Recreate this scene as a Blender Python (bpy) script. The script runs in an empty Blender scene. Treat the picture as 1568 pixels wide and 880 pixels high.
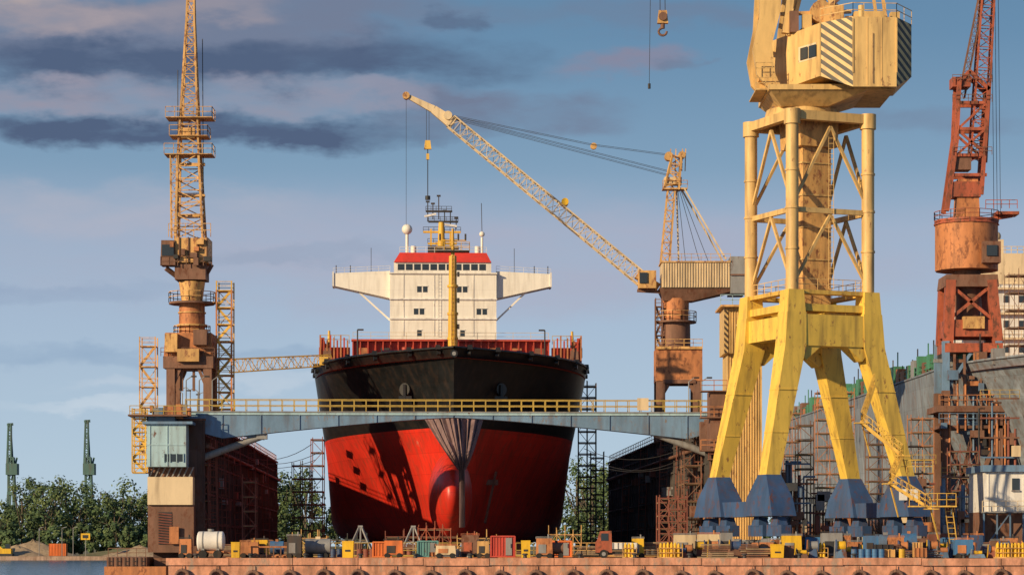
import bpy, math, random
from mathutils import Vector, Matrix
R=random.Random(5)
FP=3800.; HC=4.; HY=835.; CX=784.
V=Vector
# ---------------------------------------------------------------- materials
def N(nt,t,**k):
    n=nt.nodes.new(t)
    for a,b in k.items(): setattr(n,a,b)
    return n
def mat(name,col,rough=.6,metal=0.,var=.25,rust=0.,scale=.5,rustcol=(.14,.05,.025),bump=0.,stretch=.35,dirt=.4,stripe=None,fine=0.,plates=None):
    m=bpy.data.materials.new(name); m.use_nodes=True
    nt=m.node_tree; L=nt.links; bs=nt.nodes['Principled BSDF']
    g=N(nt,'ShaderNodeNewGeometry')
    mp=N(nt,'ShaderNodeMapping'); mp.inputs['Scale'].default_value=(1,1,stretch); L.new(g.outputs['Position'],mp.inputs['Vector'])
    n1=N(nt,'ShaderNodeTexNoise'); n1.inputs['Scale'].default_value=scale; n1.inputs['Detail'].default_value=5; n1.inputs['Roughness'].default_value=.7
    L.new(mp.outputs[0],n1.inputs['Vector'])
    mr=N(nt,'ShaderNodeMapRange'); mr.inputs[1].default_value=.3; mr.inputs[2].default_value=.7; mr.inputs[3].default_value=1-var; mr.inputs[4].default_value=1+var
    L.new(n1.outputs['Fac'],mr.inputs[0])
    sc=N(nt,'ShaderNodeVectorMath',operation='SCALE'); L.new(mr.outputs[0],sc.inputs['Scale'])
    if stripe:
        sp=N(nt,'ShaderNodeSeparateXYZ'); L.new(g.outputs['Position'],sp.inputs[0])
        a=N(nt,'ShaderNodeMath',operation='MULTIPLY'); a.inputs[1].default_value=stripe[0]; L.new(sp.outputs[0],a.inputs[0])
        b=N(nt,'ShaderNodeMath',operation='MULTIPLY_ADD'); b.inputs[1].default_value=stripe[1]; L.new(sp.outputs[2],b.inputs[0]); L.new(a.outputs[0],b.inputs[2])
        c=N(nt,'ShaderNodeMath',operation='FRACT'); L.new(b.outputs[0],c.inputs[0])
        d=N(nt,'ShaderNodeMath',operation='GREATER_THAN'); d.inputs[1].default_value=.48; L.new(c.outputs[0],d.inputs[0])
        mm=N(nt,'ShaderNodeMix',data_type='RGBA'); L.new(d.outputs[0],mm.inputs[0]); mm.inputs[6].default_value=(*col,1); mm.inputs[7].default_value=(*stripe[2],1)
        L.new(mm.outputs[2],sc.inputs[0])
    else: sc.inputs[0].default_value=col
    last=sc.outputs[0]
    if plates:   # welded shell plating, each plate weathered slightly differently
        mq=N(nt,'ShaderNodeMapping'); mq.inputs['Rotation'].default_value=(math.radians(90),0,0); L.new(g.outputs['Position'],mq.inputs[0])
        br=N(nt,'ShaderNodeTexBrick'); br.inputs['Scale'].default_value=1; br.inputs['Brick Width'].default_value=plates[0]; br.inputs['Row Height'].default_value=plates[1]; br.inputs['Mortar Size'].default_value=.035; br.inputs['Mortar Smooth'].default_value=.6
        br.inputs['Color1'].default_value=(1,1,1,1); br.inputs['Color2'].default_value=(plates[2],)*3+(1,); br.inputs['Mortar'].default_value=(plates[3],)*3+(1,)
        L.new(mq.outputs[0],br.inputs['Vector'])
        mu=N(nt,'ShaderNodeVectorMath',operation='MULTIPLY'); L.new(last,mu.inputs[0]); L.new(br.outputs['Color'],mu.inputs[1]); last=mu.outputs[0]
    if dirt>0:
        mp2=N(nt,'ShaderNodeMapping'); mp2.inputs['Scale'].default_value=(1,1,.12); mp2.inputs['Location'].default_value=(7,3,1); L.new(g.outputs['Position'],mp2.inputs['Vector'])
        n3=N(nt,'ShaderNodeTexNoise'); n3.inputs['Scale'].default_value=1.5; n3.inputs['Detail'].default_value=4; L.new(mp2.outputs[0],n3.inputs['Vector'])
        r3=N(nt,'ShaderNodeMapRange'); r3.inputs[1].default_value=.47; r3.inputs[2].default_value=.70; r3.inputs[3].default_value=0; r3.inputs[4].default_value=dirt; L.new(n3.outputs['Fac'],r3.inputs[0])
        x3=N(nt,'ShaderNodeMix',data_type='RGBA'); L.new(r3.outputs[0],x3.inputs[0]); L.new(last,x3.inputs[6]); x3.inputs[7].default_value=(.11,.06,.035,1); last=x3.outputs[2]
    if rust>0:
        n2=N(nt,'ShaderNodeTexNoise'); n2.inputs['Scale'].default_value=.9+fine; n2.inputs['Detail'].default_value=6; n2.inputs['Roughness'].default_value=.7
        mp3=N(nt,'ShaderNodeMapping'); mp3.inputs['Scale'].default_value=(1,1,.5); mp3.inputs['Location'].default_value=(31,3,11); L.new(g.outputs['Position'],mp3.inputs['Vector'])
        L.new(mp3.outputs[0],n2.inputs['Vector'])
        t=.72-.3*rust
        r2=N(nt,'ShaderNodeMapRange'); r2.inputs[1].default_value=t-.03; r2.inputs[2].default_value=t+.07; L.new(n2.outputs['Fac'],r2.inputs[0])
        x2=N(nt,'ShaderNodeMix',data_type='RGBA'); L.new(r2.outputs[0],x2.inputs[0]); L.new(last,x2.inputs[6]); x2.inputs[7].default_value=(*rustcol,1); last=x2.outputs[2]
    L.new(last,bs.inputs['Base Color'])
    bs.inputs['Roughness'].default_value=rough; bs.inputs['Metallic'].default_value=metal
    if bump>0:
        bp=N(nt,'ShaderNodeBump'); bp.inputs['Strength'].default_value=bump; bp.inputs['Distance'].default_value=.2; L.new(n1.outputs['Fac'],bp.inputs['Height']); L.new(bp.outputs[0],bs.inputs['Normal'])
    return m
YEL=mat('crane_yellow_paint',(.72,.44,.08),.5,rust=.4,var=.2,fine=.5)
RAILY=mat('railing_mustard',(.50,.34,.07),.6,rust=.3,var=.2)
YELB=mat('bright_yellow_paint',(.80,.53,.085),.5,rust=.36,var=.14,fine=1.2,rustcol=(.27,.11,.045),dirt=.45)
TAN=mat('faded_tan_paint',(.70,.455,.17),.55,rust=.28,var=.16,fine=1.0,rustcol=(.25,.11,.05),dirt=.5)
TANL=mat('light_beige_paint',(.66,.51,.31),.55,rust=.2,var=.15)
OCH=mat('ochre_weathered',(.66,.38,.13),.6,rust=.55,var=.28,fine=.8,rustcol=(.24,.09,.04))
RUS=mat('rust_orange_steel',(.52,.20,.075),.7,rust=.6,var=.3,fine=.6,rustcol=(.24,.085,.035))
RED=mat('red_oxide_steel',(.40,.095,.045),.65,rust=.6,var=.35,fine=.6)
RDB=mat('red_brown_scaffold',(.24,.075,.05),.7,rust=.5,var=.3)
BRN=mat('brown_steel',(.20,.10,.065),.75,rust=.5,var=.4,fine=.5)
DRK=mat('dark_steel',(.03,.03,.032),.6,var=.4)
CAB=mat('cable_steel',(.03,.03,.035),.5,dirt=0)
BLU=mat('faded_blue_paint',(.15,.25,.38),.5,rust=.4,var=.25,rustcol=(.2,.16,.14),fine=.6)
BLD=mat('blue_grey_paint',(.11,.19,.30),.55,rust=.45,var=.25)
LBL=mat('pale_blue_paint',(.36,.52,.58),.6,rust=.35,var=.15,fine=1)
DBL=mat('deep_blue_paint',(.04,.085,.19),.55,rust=.42,var=.3,fine=.8)
CRM=mat('cream_paint',(.74,.58,.37),.6,var=.1,rust=.2,fine=1)
WHT=mat('white_ship_paint',(.84,.79,.69),.5,rust=.08,var=.05,dirt=.2,rustcol=(.4,.25,.15),plates=(7,2.9,.96,.84))
WHT2=mat('white_paint',(.76,.73,.68),.5,rust=.2,var=.1)
GLS=mat('dark_glass',(.03,.04,.05),.15,var=.1,dirt=0)
HBLK=mat('hull_black_paint',(.012,.013,.014),.42,var=.5,dirt=.2,rust=.0,stretch=1.5,plates=(9,2.4,.75,.6))
HRED=mat('hull_red_antifouling',(.70,.036,.018),.40,var=.25,scale=.22,dirt=.45,rust=.13,rustcol=(.60,.22,.15),fine=-.55,plates=(9,2.6,.85,.65))
RROOF=mat('bridge_roof_red',(.68,.05,.03),.5,var=.1,dirt=.2)
DRED=mat('deck_red_paint',(.48,.06,.03),.55,rust=.35,var=.2)
MYEL=mat('mast_yellow',(.74,.42,.04),.5,rust=.25,var=.1)
WALLL=mat('dock_wall_brown',(.13,.075,.062),.8,rust=.5,var=.5,rustcol=(.10,.035,.02),plates=(4,3,.6,.5))
WALLR=mat('dock_wall_grey',(.095,.085,.08),.8,rust=.35,var=.5,rustcol=(.13,.05,.03),plates=(4,3,.6,.5))
GRNS=mat('dark_green_scaffold',(.04,.06,.055),.7,rust=.5)
GRND=mat('deck_green_paint',(.06,.24,.13),.6,rust=.45)
HGRY=mat('hull_grey_blue',(.25,.29,.34),.6,rust=.42,var=.35,rustcol=(.19,.13,.11),dirt=.6,plates=(10,2.6,.75,.6))
CONC=mat('quay_concrete',(.40,.28,.21),.85,rust=.5,var=.35,scale=1.2,rustcol=(.26,.15,.10))
CONR=mat('quay_red_face',(.62,.29,.18),.85,rust=.5,var=.38,scale=1.0,rustcol=(.40,.27,.2),stretch=.8,dirt=.6,bump=.3)
RUB=mat('black_rubber',(.018,.018,.018),.85)
FEN=mat('weathered_fender',(.20,.11,.08),.9,rust=.5,rustcol=(.34,.18,.11),fine=2)
GREY=mat('grey_steel',(.26,.26,.26),.55,rust=.3)
TARP=mat('tarpaulin_mauve_grey',(.21,.135,.135),.7,var=.4,scale=1.2,stretch=.12,dirt=.5)
BYEL=mat('bin_yellow',(.78,.46,.02),.5,var=.15,rust=.25)
BORG=mat('container_orange',(.72,.18,.04),.6,rust=.2)
CRED=mat('container_red',(.50,.06,.04),.6,rust=.3,fine=1)
CBLU=mat('container_blue',(.05,.17,.36),.6,rust=.3,fine=1)
CTEA=mat('container_teal',(.12,.30,.30),.6,rust=.3,fine=1)
STRP=mat('warning_stripes',(.68,.45,.17),.5,stripe=(1.0,1.15,(.035,.028,.02)),var=.12,dirt=.3)
STRP2=mat('warning_stripes_fine',(.68,.45,.17),.5,stripe=(1.6,1.6,(.035,.028,.02)),var=.1)
WOOD=mat('plank_wood',(.30,.21,.13),.8)
# ---------------------------------------------------------------- builder
TH=math.radians(2.15)
DOCK=Matrix.Translation((-7,300,0))@Matrix.Rotation(TH,4,'Z')
class O:
    def __init__(s,name,M=None): s.name=name; s.M=M; s.p={}; s.cur='body'
    def part(s,n): s.cur=n; return s
    def add(s,vs,fs,m,sm=False):
        p=s.p.setdefault(s.cur,dict(v=[],f=[],mi=[],s=[],mats=[]))
        b=len(p['v']); p['v'].extend([tuple(v) for v in vs])
        if m not in p['mats']: p['mats'].append(m)
        i=p['mats'].index(m)
        for f in fs: p['f'].append([b+k for k in f]); p['mi'].append(i); p['s'].append(sm)
    def hexa(s,q,m):
        s.add(q,[(0,3,2,1),(4,5,6,7),(0,1,5,4),(1,2,6,5),(2,3,7,6),(3,0,4,7)],m)
    def box(s,c,sz,m,rz=0,tp=1.):
        c=V(c); x,y,z=sz[0]/2,sz[1]/2,sz[2]/2; ca,sa=math.cos(rz),math.sin(rz); q=[]
        for k,t in ((-z,1.),(z,tp)):
            for a,b in ((-x,-y),(x,-y),(x,y),(-x,y)):
                a*=t;b*=t; q.append(c+V((a*ca-b*sa,a*sa+b*ca,k)))
        s.hexa(q,m)
    def bb(s,x0,x1,y0,y1,z0,z1,m): s.box(((x0+x1)/2,(y0+y1)/2,(z0+z1)/2),(abs(x1-x0),abs(y1-y0),abs(z1-z0)),m)
    def fr(s,p1,p2,up=None):
        d=(p2-p1).normalized(); u=V((0,0,1)) if up is None else up
        if abs(d.dot(u))>.98: u=V((0,1,0))
        a=d.cross(u).normalized(); return d,a,a.cross(d).normalized()
    def beam(s,p1,p2,w,m,h=None,w2=None,h2=None,up=None):
        p1=V(p1);p2=V(p2)
        if (p2-p1).length<1e-4: return
        h=h or w; w2=w2 or w; h2=h2 or (h if w2==w else w2); d,a,b=s.fr(p1,p2,up)
        q=[p1+a*x*w/2+b*y*h/2 for x,y in ((-1,-1),(1,-1),(1,1),(-1,1))]+[p2+a*x*w2/2+b*y*h2/2 for x,y in ((-1,-1),(1,-1),(1,1),(-1,1))]
        s.hexa(q,m)
    def tube(s,p1,p2,r,m,r2=None,n=10,cap=True):
        p1=V(p1);p2=V(p2); r2=r if r2 is None else r2; d,a,b=s.fr(p1,p2); q=[]
        for p,rr in ((p1,r),(p2,r2)):
            for i in range(n):
                t=2*math.pi*i/n; q.append(p+a*math.cos(t)*rr+b*math.sin(t)*rr)
        s.add(q,[(i,(i+1)%n,n+(i+1)%n,n+i) for i in range(n)],m,True)
        if cap: s.add(q,[tuple(range(n-1,-1,-1)),tuple(range(n,2*n))],m)
    def ball(s,c,r,m,n=12,k=8):
        c=V(c); rr=r if hasattr(r,'__len__') else (r,r,r); q=[];f=[]
        for j in range(k+1):
            ph=math.pi*j/k
            for i in range(n):
                t=2*math.pi*i/n; q.append(c+V((rr[0]*math.sin(ph)*math.cos(t),rr[1]*math.sin(ph)*math.sin(t),rr[2]*math.cos(ph))))
        for j in range(k):
            for i in range(n): f.append((j*n+i,(j+1)*n+i,(j+1)*n+(i+1)%n,j*n+(i+1)%n))
        s.add(q,f,m,True)
    def truss(s,p1,p2,w1,w2,n,m,c=.16,d=.09,h1=None,h2=None,up=None):
        p1=V(p1);p2=V(p2); h1=h1 or w1; h2=h2 or w2; D,a,b=s.fr(p1,p2,up)
        def cn(t):
            p=p1.lerp(p2,t); w=w1+(w2-w1)*t; h=h1+(h2-h1)*t
            return [p+a*x*w/2+b*y*h/2 for x,y in ((-1,-1),(1,-1),(1,1),(-1,1))]
        e0,e1=cn(0),cn(1)
        for i in range(4): s.beam(e0[i],e1[i],c,m)
        pr=e0
        for k in range(n):
            nx=cn((k+1)/n)
            for i in range(4):
                j=(i+1)%4
                if k%2: s.beam(pr[i],nx[j],d,m)
                else: s.beam(pr[j],nx[i],d,m)
                s.beam(nx[i],nx[j],d,m)
            pr=nx
    def rail(s,pts,m,h=1.1,sp=1.6,r=.07):
        pts=[V(p) for p in pts]
        for a,b in zip(pts,pts[1:]):
            for k in (1.,.5): s.beam(a+V((0,0,h*k)),b+V((0,0,h*k)),r,m)
            n=max(1,int((b-a).length/sp))
            for i in range(n+1):
                p=a.lerp(b,i/n); s.beam(p,p+V((0,0,h)),r,m)
    def ring(s,c,r,m,h=1.1,n=12,rr=.07,deck=None):
        c=V(c); pts=[c+V((r*math.cos(2*math.pi*i/n),r*math.sin(2*math.pi*i/n),0)) for i in range(n+1)]
        s.rail(pts,m,h,3,rr)
        s.tube(c-V((0,0,.25)),c,r,deck or m,n=n)
    def ladder(s,p1,p2,w,m,st=.6,r=.07,ax=None):
        p1=V(p1);p2=V(p2); ax=V(ax or (1,0,0))*w/2
        s.beam(p1-ax,p2-ax,r,m); s.beam(p1+ax,p2+ax,r,m)
        n=int((p2-p1).length/st)
        for i in range(n): p=p1.lerp(p2,i/n); s.beam(p-ax,p+ax,r*.8,m)
    def scaff(s,x0,x1,y0,y1,z0,z1,nx,ny,nz,m,r=.1,plank=True):
        X=[x0+(x1-x0)*i/nx for i in range(nx+1)];Y=[y0+(y1-y0)*i/ny for i in range(ny+1)];Z=[z0+(z1-z0)*i/nz for i in range(nz+1)]
        for x in X:
            for y in Y: s.beam((x,y,z0),(x,y,z1+R.uniform(0,1)),r,m)
        for k,z in enumerate(Z):
            for y in Y: s.beam((x0,y,z),(x1,y,z),r*.8,m)
            for x in X: s.beam((x,y0,z),(x,y1,z),r*.8,m)
            if plank and k: s.bb(x0,x1,y0+.1,y1-.1,z-.16,z-.06,WOOD)
        for k in range(nz):
            for i in range(nx):
                a,b=(X[i],X[i+1]) if (k+i)%2 else (X[i+1],X[i])
                s.beam((a,y0,Z[k]),(b,y0,Z[k+1]),r*.7,m)
    def stairtower(s,x0,x1,y0,y1,z0,z1,n,m,r=.12):
        for x in (x0,x1):
            for y in (y0,y1): s.beam((x,y,z0),(x,y,z1+1.1),r*1.3,m)
        for k in range(n+1):
            z=z0+(z1-z0)*k/n
            s.rail([(x0,y0,z),(x1,y0,z)],m,1.0,1.2,r*.6); s.rail([(x0,y1,z),(x1,y1,z)],m,1.0,1.2,r*.6)
            s.bb(x0,x1,y0,y1,z-.12,z,m)
            if k<n:
                z2=z0+(z1-z0)*(k+1)/n
                a,b=(x0,x1) if k%2 else (x1,x0)
                s.beam((a,y0+.3,z),(b,y0+.3,z2),.2,m,.3); s.beam((b,y1,z),(a,y1,z2),r*.7,m)
    def finish(s):
        M=s.M or Matrix()
        allv=[]
        for p in s.p.values():
            p['v']=[M@V(v) for v in p['v']]; allv+=p['v']
        mn=[min(v[i] for v in allv) for i in range(3)];mx=[max(v[i] for v in allv) for i in range(3)]
        o=V(((mn[0]+mx[0])/2,(mn[1]+mx[1])/2,mn[2]))
        multi=len(s.p)>1; root=None
        if multi:
            root=bpy.data.objects.new(s.name,None); root.location=o; root.empty_display_size=.5; bpy.context.collection.objects.link(root)
        for k,p in s.p.items():
            me=bpy.data.meshes.new(k if multi else s.name)
            me.from_pydata([tuple(v-o) for v in p['v']],[],p['f'])
            for m in p['mats']: me.materials.append(m)
            me.polygons.foreach_set('material_index',p['mi']); me.polygons.foreach_set('use_smooth',p['s']); me.update()
            ob=bpy.data.objects.new(k if multi else s.name,me); bpy.context.collection.objects.link(ob)
            if multi: ob.parent=root
            else: ob.location=o
        return root
def F(D):
    k=D/FP
    return lambda px,py,dy=0: V(((px-CX)*k,D+dy,HC+(HY-py)*k))
# ---------------------------------------------------------------- ships
def hull(o,xc,yb,B,yend,zk,zd,zs,mt,mb,La=38,Lb=76):
    def ystem(z):
        t=(zd-z)/(zd-zk); return yb+ (9*t**.8 if t<.75 else 7.15+ (t-.75)*10)
    def hb(y,z):
        h=z-zk; t=(z-zk)/(zd-zk)
        Bz=B*(.955+.045*max(0,(t-.5)*2))
        rb=3.2
        if h<rb: Bz=Bz-rb+math.sqrt(max(0,rb*rb-(rb-h)**2))
        Lz=Lb+(La-Lb)*t; p=1.5+1.3*t**1.5
        u=min(1,max(0,(y-ystem(z))/Lz))
        return Bz*(1-(1-u)**p)
    zs_=[zk+x for x in (0,.25,.6,1.1,1.8,2.6,3.4)]
    n=12
    zs_+= [3.4+zk+(zs-3.4-zk)*i/n for i in range(1,n+1)]
    zs_+= [zs+(zd-zs)*i/9 for i in range(1,10)]
    nc=46; grid=[]
    for z in zs_:
        row=[]
        ys=ystem(z)
        for c in range(nc+1):
            y=ys+(yend-ys)*(c/nc)**2.2
            zz=z
            if z>zs: zz=z-.7*min(1,(y-yb)/La)*(z-zs)/(zd-zs)
            row.append((hb(y,z),y,zz))
        grid.append(row)
    o.part('hull')
    for sgn in (-1,1):
        vs=[(xc+sgn*x,y,z) for r in grid for x,y,z in r]
        W=nc+1
        for a,b,m in ((0,6+n,mb),(6+n,len(zs_)-1,mt)):
            fs=[]
            for k in range(a,b):
                for c in range(nc):
                    f=(k*W+c,k*W+c+1,(k+1)*W+c+1,(k+1)*W+c); fs.append(f if sgn>0 else f[::-1])
            o.add(vs,fs,m,True)
    r0=grid[0]; vs=[(xc-x,y,z) for x,y,z in r0]+[(xc+x,y,z) for x,y,z in r0]; W=nc+1
    o.add(vs,[(c,c+1,W+c+1,W+c) for c in range(nc)],mb)
    r0=grid[-1]; vs=[(xc-x*.985,y+.2,z-1.2) for x,y,z in r0]+[(xc+x*.985,y+.2,z-1.2) for x,y,z in r0]
    o.add(vs,[(c,W+c,W+c+1,c+1) for c in range(nc)],DRED)
    e=[g[-1] for g in grid]; k=len(e); vs=[(xc-x,y,z) for x,y,z in e]+[(xc+x,y,z) for x,y,z in e]
    o.add(vs,[(i,i+1,k+i+1,k+i) for i in range(k-1)],mt)
    top=grid[-1]
    for sgn in (-1,1):
        for a,b in zip(top,top[1:]):
            o.tube((xc+sgn*a[0],a[1],a[2]),(xc+sgn*b[0],b[1],b[2]),.17,mt,n=6,cap=False)
    return grid,hb,ystem
sh=O('cargo_ship',DOCK)
grid,hb,ystem=hull(sh,0,0,18.4,165,4.6,28.,18.6,HBLK,HRED)
sh.part('bulbous_bow'); sh.ball((-.35,9.5,10.1),(2.75,12.5,5.5),HRED,32,22)
sh.part('bow_fittings')
for sg in (-1,1):
    y=9.; z=23.4; x=sg*(hb(y,z)+.05)
    sh.tube((x,y-.2,z),(x+sg*.3,y-.6,z),.8,HBLK,n=14)
    sh.beam((x+sg*.3,y-.8,z+.6),(x+sg*.3,y-.9,z-1.3),.3,HBLK); sh.beam((x-sg*.6,y-.9,z-1.1),(x+sg*1.0,y-.8,z-1.1),.3,HBLK,.5)
    for yy in (1.5,4.5,9,14,20,27,34):
        x=sg*hb(yy,28); zt=28-.7*min(1,yy/38)
        sh.box((x,yy,zt+.1),(.7,1.1,.55),HBLK,0,.8); sh.tube((x-.3*sg,yy,zt-.6),(x+sg*.1,yy-.08,zt-.6),.3,HBLK,n=10)
sh.tube((0,-.12,27.2),(0,.6,27.2),.45,HBLK,n=12); sh.tube((0,-.2,27.2),(0,.0,27.2),.25,GREY,n=12)
yy=17; zz=10.5; x=hb(yy,zz)
sh.beam((x+.05,yy,zz-3.6),(x+1.5,yy-.1,zz+3),.3,BRN); sh.beam((x+.4-1.1,yy-1,zz+1.6),(x+.6+1.1,yy+.3,zz+1.6),.25,BRN,.7)
sh.part('forecastle_gear')
sh.bb(-13,13,30,30.5,26.8,31.1,DRED)
for i in range(27):
    x=-13+i; sh.beam((x,29.8,26.8),(x,29.6,31.1),.16,DRED,.5)
for i in range(9): sh.bb(-12.2+i*2.9,-10.9+i*2.9,29.45,29.55,28.6,30.2,R.choice([BRN,DRK,RUS]))
sh.bb(-13.2,13.2,29.2,30.8,31.1,31.35,DRED)
sh.rail([(-13,30,31.3),(13,30,31.3)],TANL,1.0,2.2,.05)
for sg in (-1,1):
    for i in range(9):
        y=30+i*2.7; x=sg*17.2
        sh.beam((x,y,26.8),(x,y,31.4+.4*(i%2)),.45,DRED); sh.box((x-sg*.8,y,28.6),(1.4,1.6,3.2),DRED if i%3 else BRN,0,.7)
        sh.beam((x,y,31.2),(x-sg*2.5,y,29),.18,DRED)
        sh.beam((sg*(13.7+i*.45),29.6,28.6),(sg*(13.7+i*.45),29.4,31.2+(i%3)*.35),.2,DRED if i%2 else RUS)
    sh.beam((sg*17.2,30,31.),(sg*17.2,52,31.),.2,DRED)
    sh.rail([(sg*13.5,30,30.8),(sg*17.4,30,30.8),(sg*17.4,52,30.8)],RAILY,1.1,1.4,.07)
    sh.bb(sg*13.4,sg*17.5,29.8,30.6,29.,30.3,DRED)
    sh.tube((sg*6,12,26.8),(sg*6,12,28.9),.4,DRED); sh.tube((sg*5,20,28.2),(sg*9,20,28.2),1.0,DRED)
    sh.tube((sg*12.3,26,26.8),(sg*12.3,26,32.3),.09,DRK); sh.box((sg*11.9,26,32.3),(.8,.3,.2),DRK)
    sh.tube((sg*16.2,31,30),(sg*16.2,31,32.6),.3,YEL,.15)
for i in range(8):
    sh.box((0,48+i*10.5,28.2),(28,9,2.4),DRED,0,.98)
    for k in range(9): sh.beam((-13+k*3.25,48+i*10.5-4.6,27),(-13+k*3.25,48+i*10.5-4.6,29.4),.2,DRED)
sh.part('foremast')
k=312/FP; zf=lambda py:HC+(HY-py)*k
sh.tube((0,12,26.8),(0,12,zf(478)),.62,MYEL,.58,16); sh.tube((0,12,zf(478)),(0,12,zf(392)),.54,MYEL,.48,16)
sh.tube((0,12,zf(392)),(0,12,zf(350)),.25,MYEL,.15)
for py in (482,520,440): sh.tube((0,12,zf(py)),(0,12,zf(py)+.3),.70,MYEL,n=14)
sh.bb(-2.1,2.1,11.2,12.8,zf(386),zf(384),DRK); sh.rail([(-2.1,11.2,zf(384)),(2.1,11.2,zf(384)),(2.1,12.8,zf(384)),(-2.1,12.8,zf(384)),(-2.1,11.2,zf(384))],MYEL,1.,1.,.06)
sh.beam((-1.7,12,zf(368)),(1.7,12,zf(368)),.15,MYEL)
for x in (-1.6,1.6,.7): sh.tube((x,12,zf(368)),(x,12,zf(358)),.12,DRK)
sh.ladder((0,11.3,27),(0,11.4,zf(390)),.4,OCH,.5,.045)
for py in (500,460,420): sh.box((.7,11.8,zf(py)),(.3,.35,.6),DRK)
sh.part('superstructure')
ys=140.; k=440/FP; zf=lambda py:HC+(HY-py)*k; xf=lambda px:(px-678)*k
sh.bb(xf(597),xf(760),ys,ys+16,26.5,zf(418),WHT)
sh.bb(xf(603),xf(752),ys-.25,ys+12,zf(418),zf(400),WHT)
sh.bb(xf(596),xf(761),ys-.35,ys+13,zf(419.5),zf(417.5),WHT)
for px in (458,488): sh.bb(xf(596),xf(761),ys-.3,ys,zf(px)-.12,zf(px)+.12,WHT2)
q=[(xf(603),ys-.6,zf(402)),(xf(752),ys-.6,zf(402)),(xf(752),ys+12,zf(402)),(xf(603),ys+12,zf(402)),(xf(612),ys+1,zf(386)),(xf(745),ys+1,zf(386)),(xf(745),ys+11,zf(386)),(xf(612),ys+11,zf(386))]
sh.hexa(q,RROOF)
n=11
for i in range(n):
    a=xf(609)+(xf(746)-xf(609))*i/n; b=xf(609)+(xf(746)-xf(609))*(i+.82)/n
    sh.bb(a,b,ys-.28,ys-.1,zf(414),zf(404.5),GLS)
for px,py in ((642,443),(651,443),(703,443),(712,443),(637,477),(646,477),(733,477),(742,477),(642,510),(708,510)):
    sh.bb(xf(px)-.4,xf(px)+.4,ys-.03,ys+.05,zf(py+4.5),zf(py-4.5),GLS); sh.bb(xf(px)-.5,xf(px)+.5,ys-.12,ys+.02,zf(py-4.5)+.002,zf(py-4.5)+.1,WHT2)
for px in (618,665,690,725): sh.beam((xf(px),ys-.06,zf(515)),(xf(px),ys-.06,zf(420)),.07,WHT2)
sh.ladder((xf(672),ys-.2,zf(515)),(xf(672),ys-.2,zf(420)),.5,WHT2,.6,.05)
for sg,tip,rt in ((-1,510,597),(1,844,760)):
    x1,x2=xf(tip),xf(rt); q=[]
    for y in (ys+1,ys+5):
        q+=[(x1,y,zf(437)),(x2,y,zf(456)),(x2,y,zf(414)),(x1,y,zf(418))]
    sh.add(q,[(0,1,2,3),(7,6,5,4),(0,4,5,1),(3,2,6,7),(0,3,7,4),(1,5,6,2)],WHT)
    sh.rail([(x1,ys+1,zf(418)),(x2,ys+1,zf(414))],WHT2,.9,2,.05)
    sh.beam((x1+sg*-3.9,ys+2,zf(441)),(x2,ys+2,zf(489)),.3,WHT)
    sh.bb(x1-.15,x1+.15,ys+.8,ys+5.2,zf(438),zf(416),WHT2)
    for f in (.05,.3): sh.tube((x1+(x2-x1)*f,ys+2,zf(418)),(x1+(x2-x1)*f,ys+2,zf(405)),.08,DRK)
    sh.beam(((x1+2*x2)/3,ys+2,zf(415)),((x1+2*x2)/3,ys+2,zf(378)),.09,DRK)
sh.bb(xf(760),xf(772),ys+2,ys+8,zf(440),zf(414),WHT2)
sh.rail([(xf(612),ys+1,zf(386)),(xf(745),ys+1,zf(386))],WHT2,1.,1.5,.06)
sh.part('radar_mast')
def T(px,py,y=ys+5): return V((xf(px),y,zf(py)))
sh.bb(xf(655),xf(703),ys+4,ys+7,zf(386),zf(372),DRK)
sh.tube(T(676,386),T(676,335),.75,MYEL,.5); sh.beam(T(660,372),T(660,345),.3,MYEL); sh.beam(T(690,375),T(690,350),.3,MYEL)
for py,a,b in ((368,655,700),(350,648,706),(334,656,702),(318,652,692)):
    sh.beam(T(a,py),T(b,py),.35,MYEL if py>345 else DRK); sh.rail([T(a,py),T(b,py)],DRK,.9,.9,.08)
for px,py,t in ((655,334,303),(663,330,306),(672,330,294),(681,334,317),(690,340,318),(699,345,328)):
    sh.beam(T(px,py),T(px,t),.18,DRK); sh.box(T(px,t),(.7,.3,.3),DRK)
sh.beam(T(650,326),T(668,322),.35,WHT2); sh.beam(T(680,338),T(700,341),.35,WHT2)
sh.tube(T(623,386),T(623,352),.28,WHT); sh.ball(T(623,346),.95,WHT)
sh.tube(T(739,386),T(739,358),.22,WHT); sh.ball(T(739,353),.5,WHT); sh.tube(T(739,352),T(738,305),.06,DRK)
for px in (633,732): sh.tube(T(px,386),T(px,372),.5,WHT)
sh.finish()
# tarpaulin around the stem
tp=O('tarpaulin',DOCK); vs=[];nx=72;nz=36
for j in range(nz+1):
    t=j/nz; z=19.6-13.4*t
    if t<.5: w=3.35*(1-t/.5)**.85+.36
    else: w=.36
    f=min(1,max(0,(19.4-z)/5.)); yy=(1-f)*1.6+f*(-3.3)
    for i in range(nx+1):
        u=i/nx*2-1; ff=min(1,w/1.2)
        vs.append((u*w+.9*min(1,t*2.)+.12*math.sin(u*19)*ff, yy+ abs(u)**1.6*2.6*min(1,w/3)+.34*ff*math.sin(u*34+1.5*math.sin(5*u)+t*1.5)+.1*ff*math.sin(u*67+t*4)+.06*math.sin(z*2), z+ (.35*math.cos(u*9)+abs(u)*.5)*(1-t)))
W=nx+1
tp.add(vs,[(j*W+i,(j+1)*W+i,(j+1)*W+i+1,j*W+i+1) for j in range(nz) for i in range(nx)],TARP,True)
tp.finish()
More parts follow.
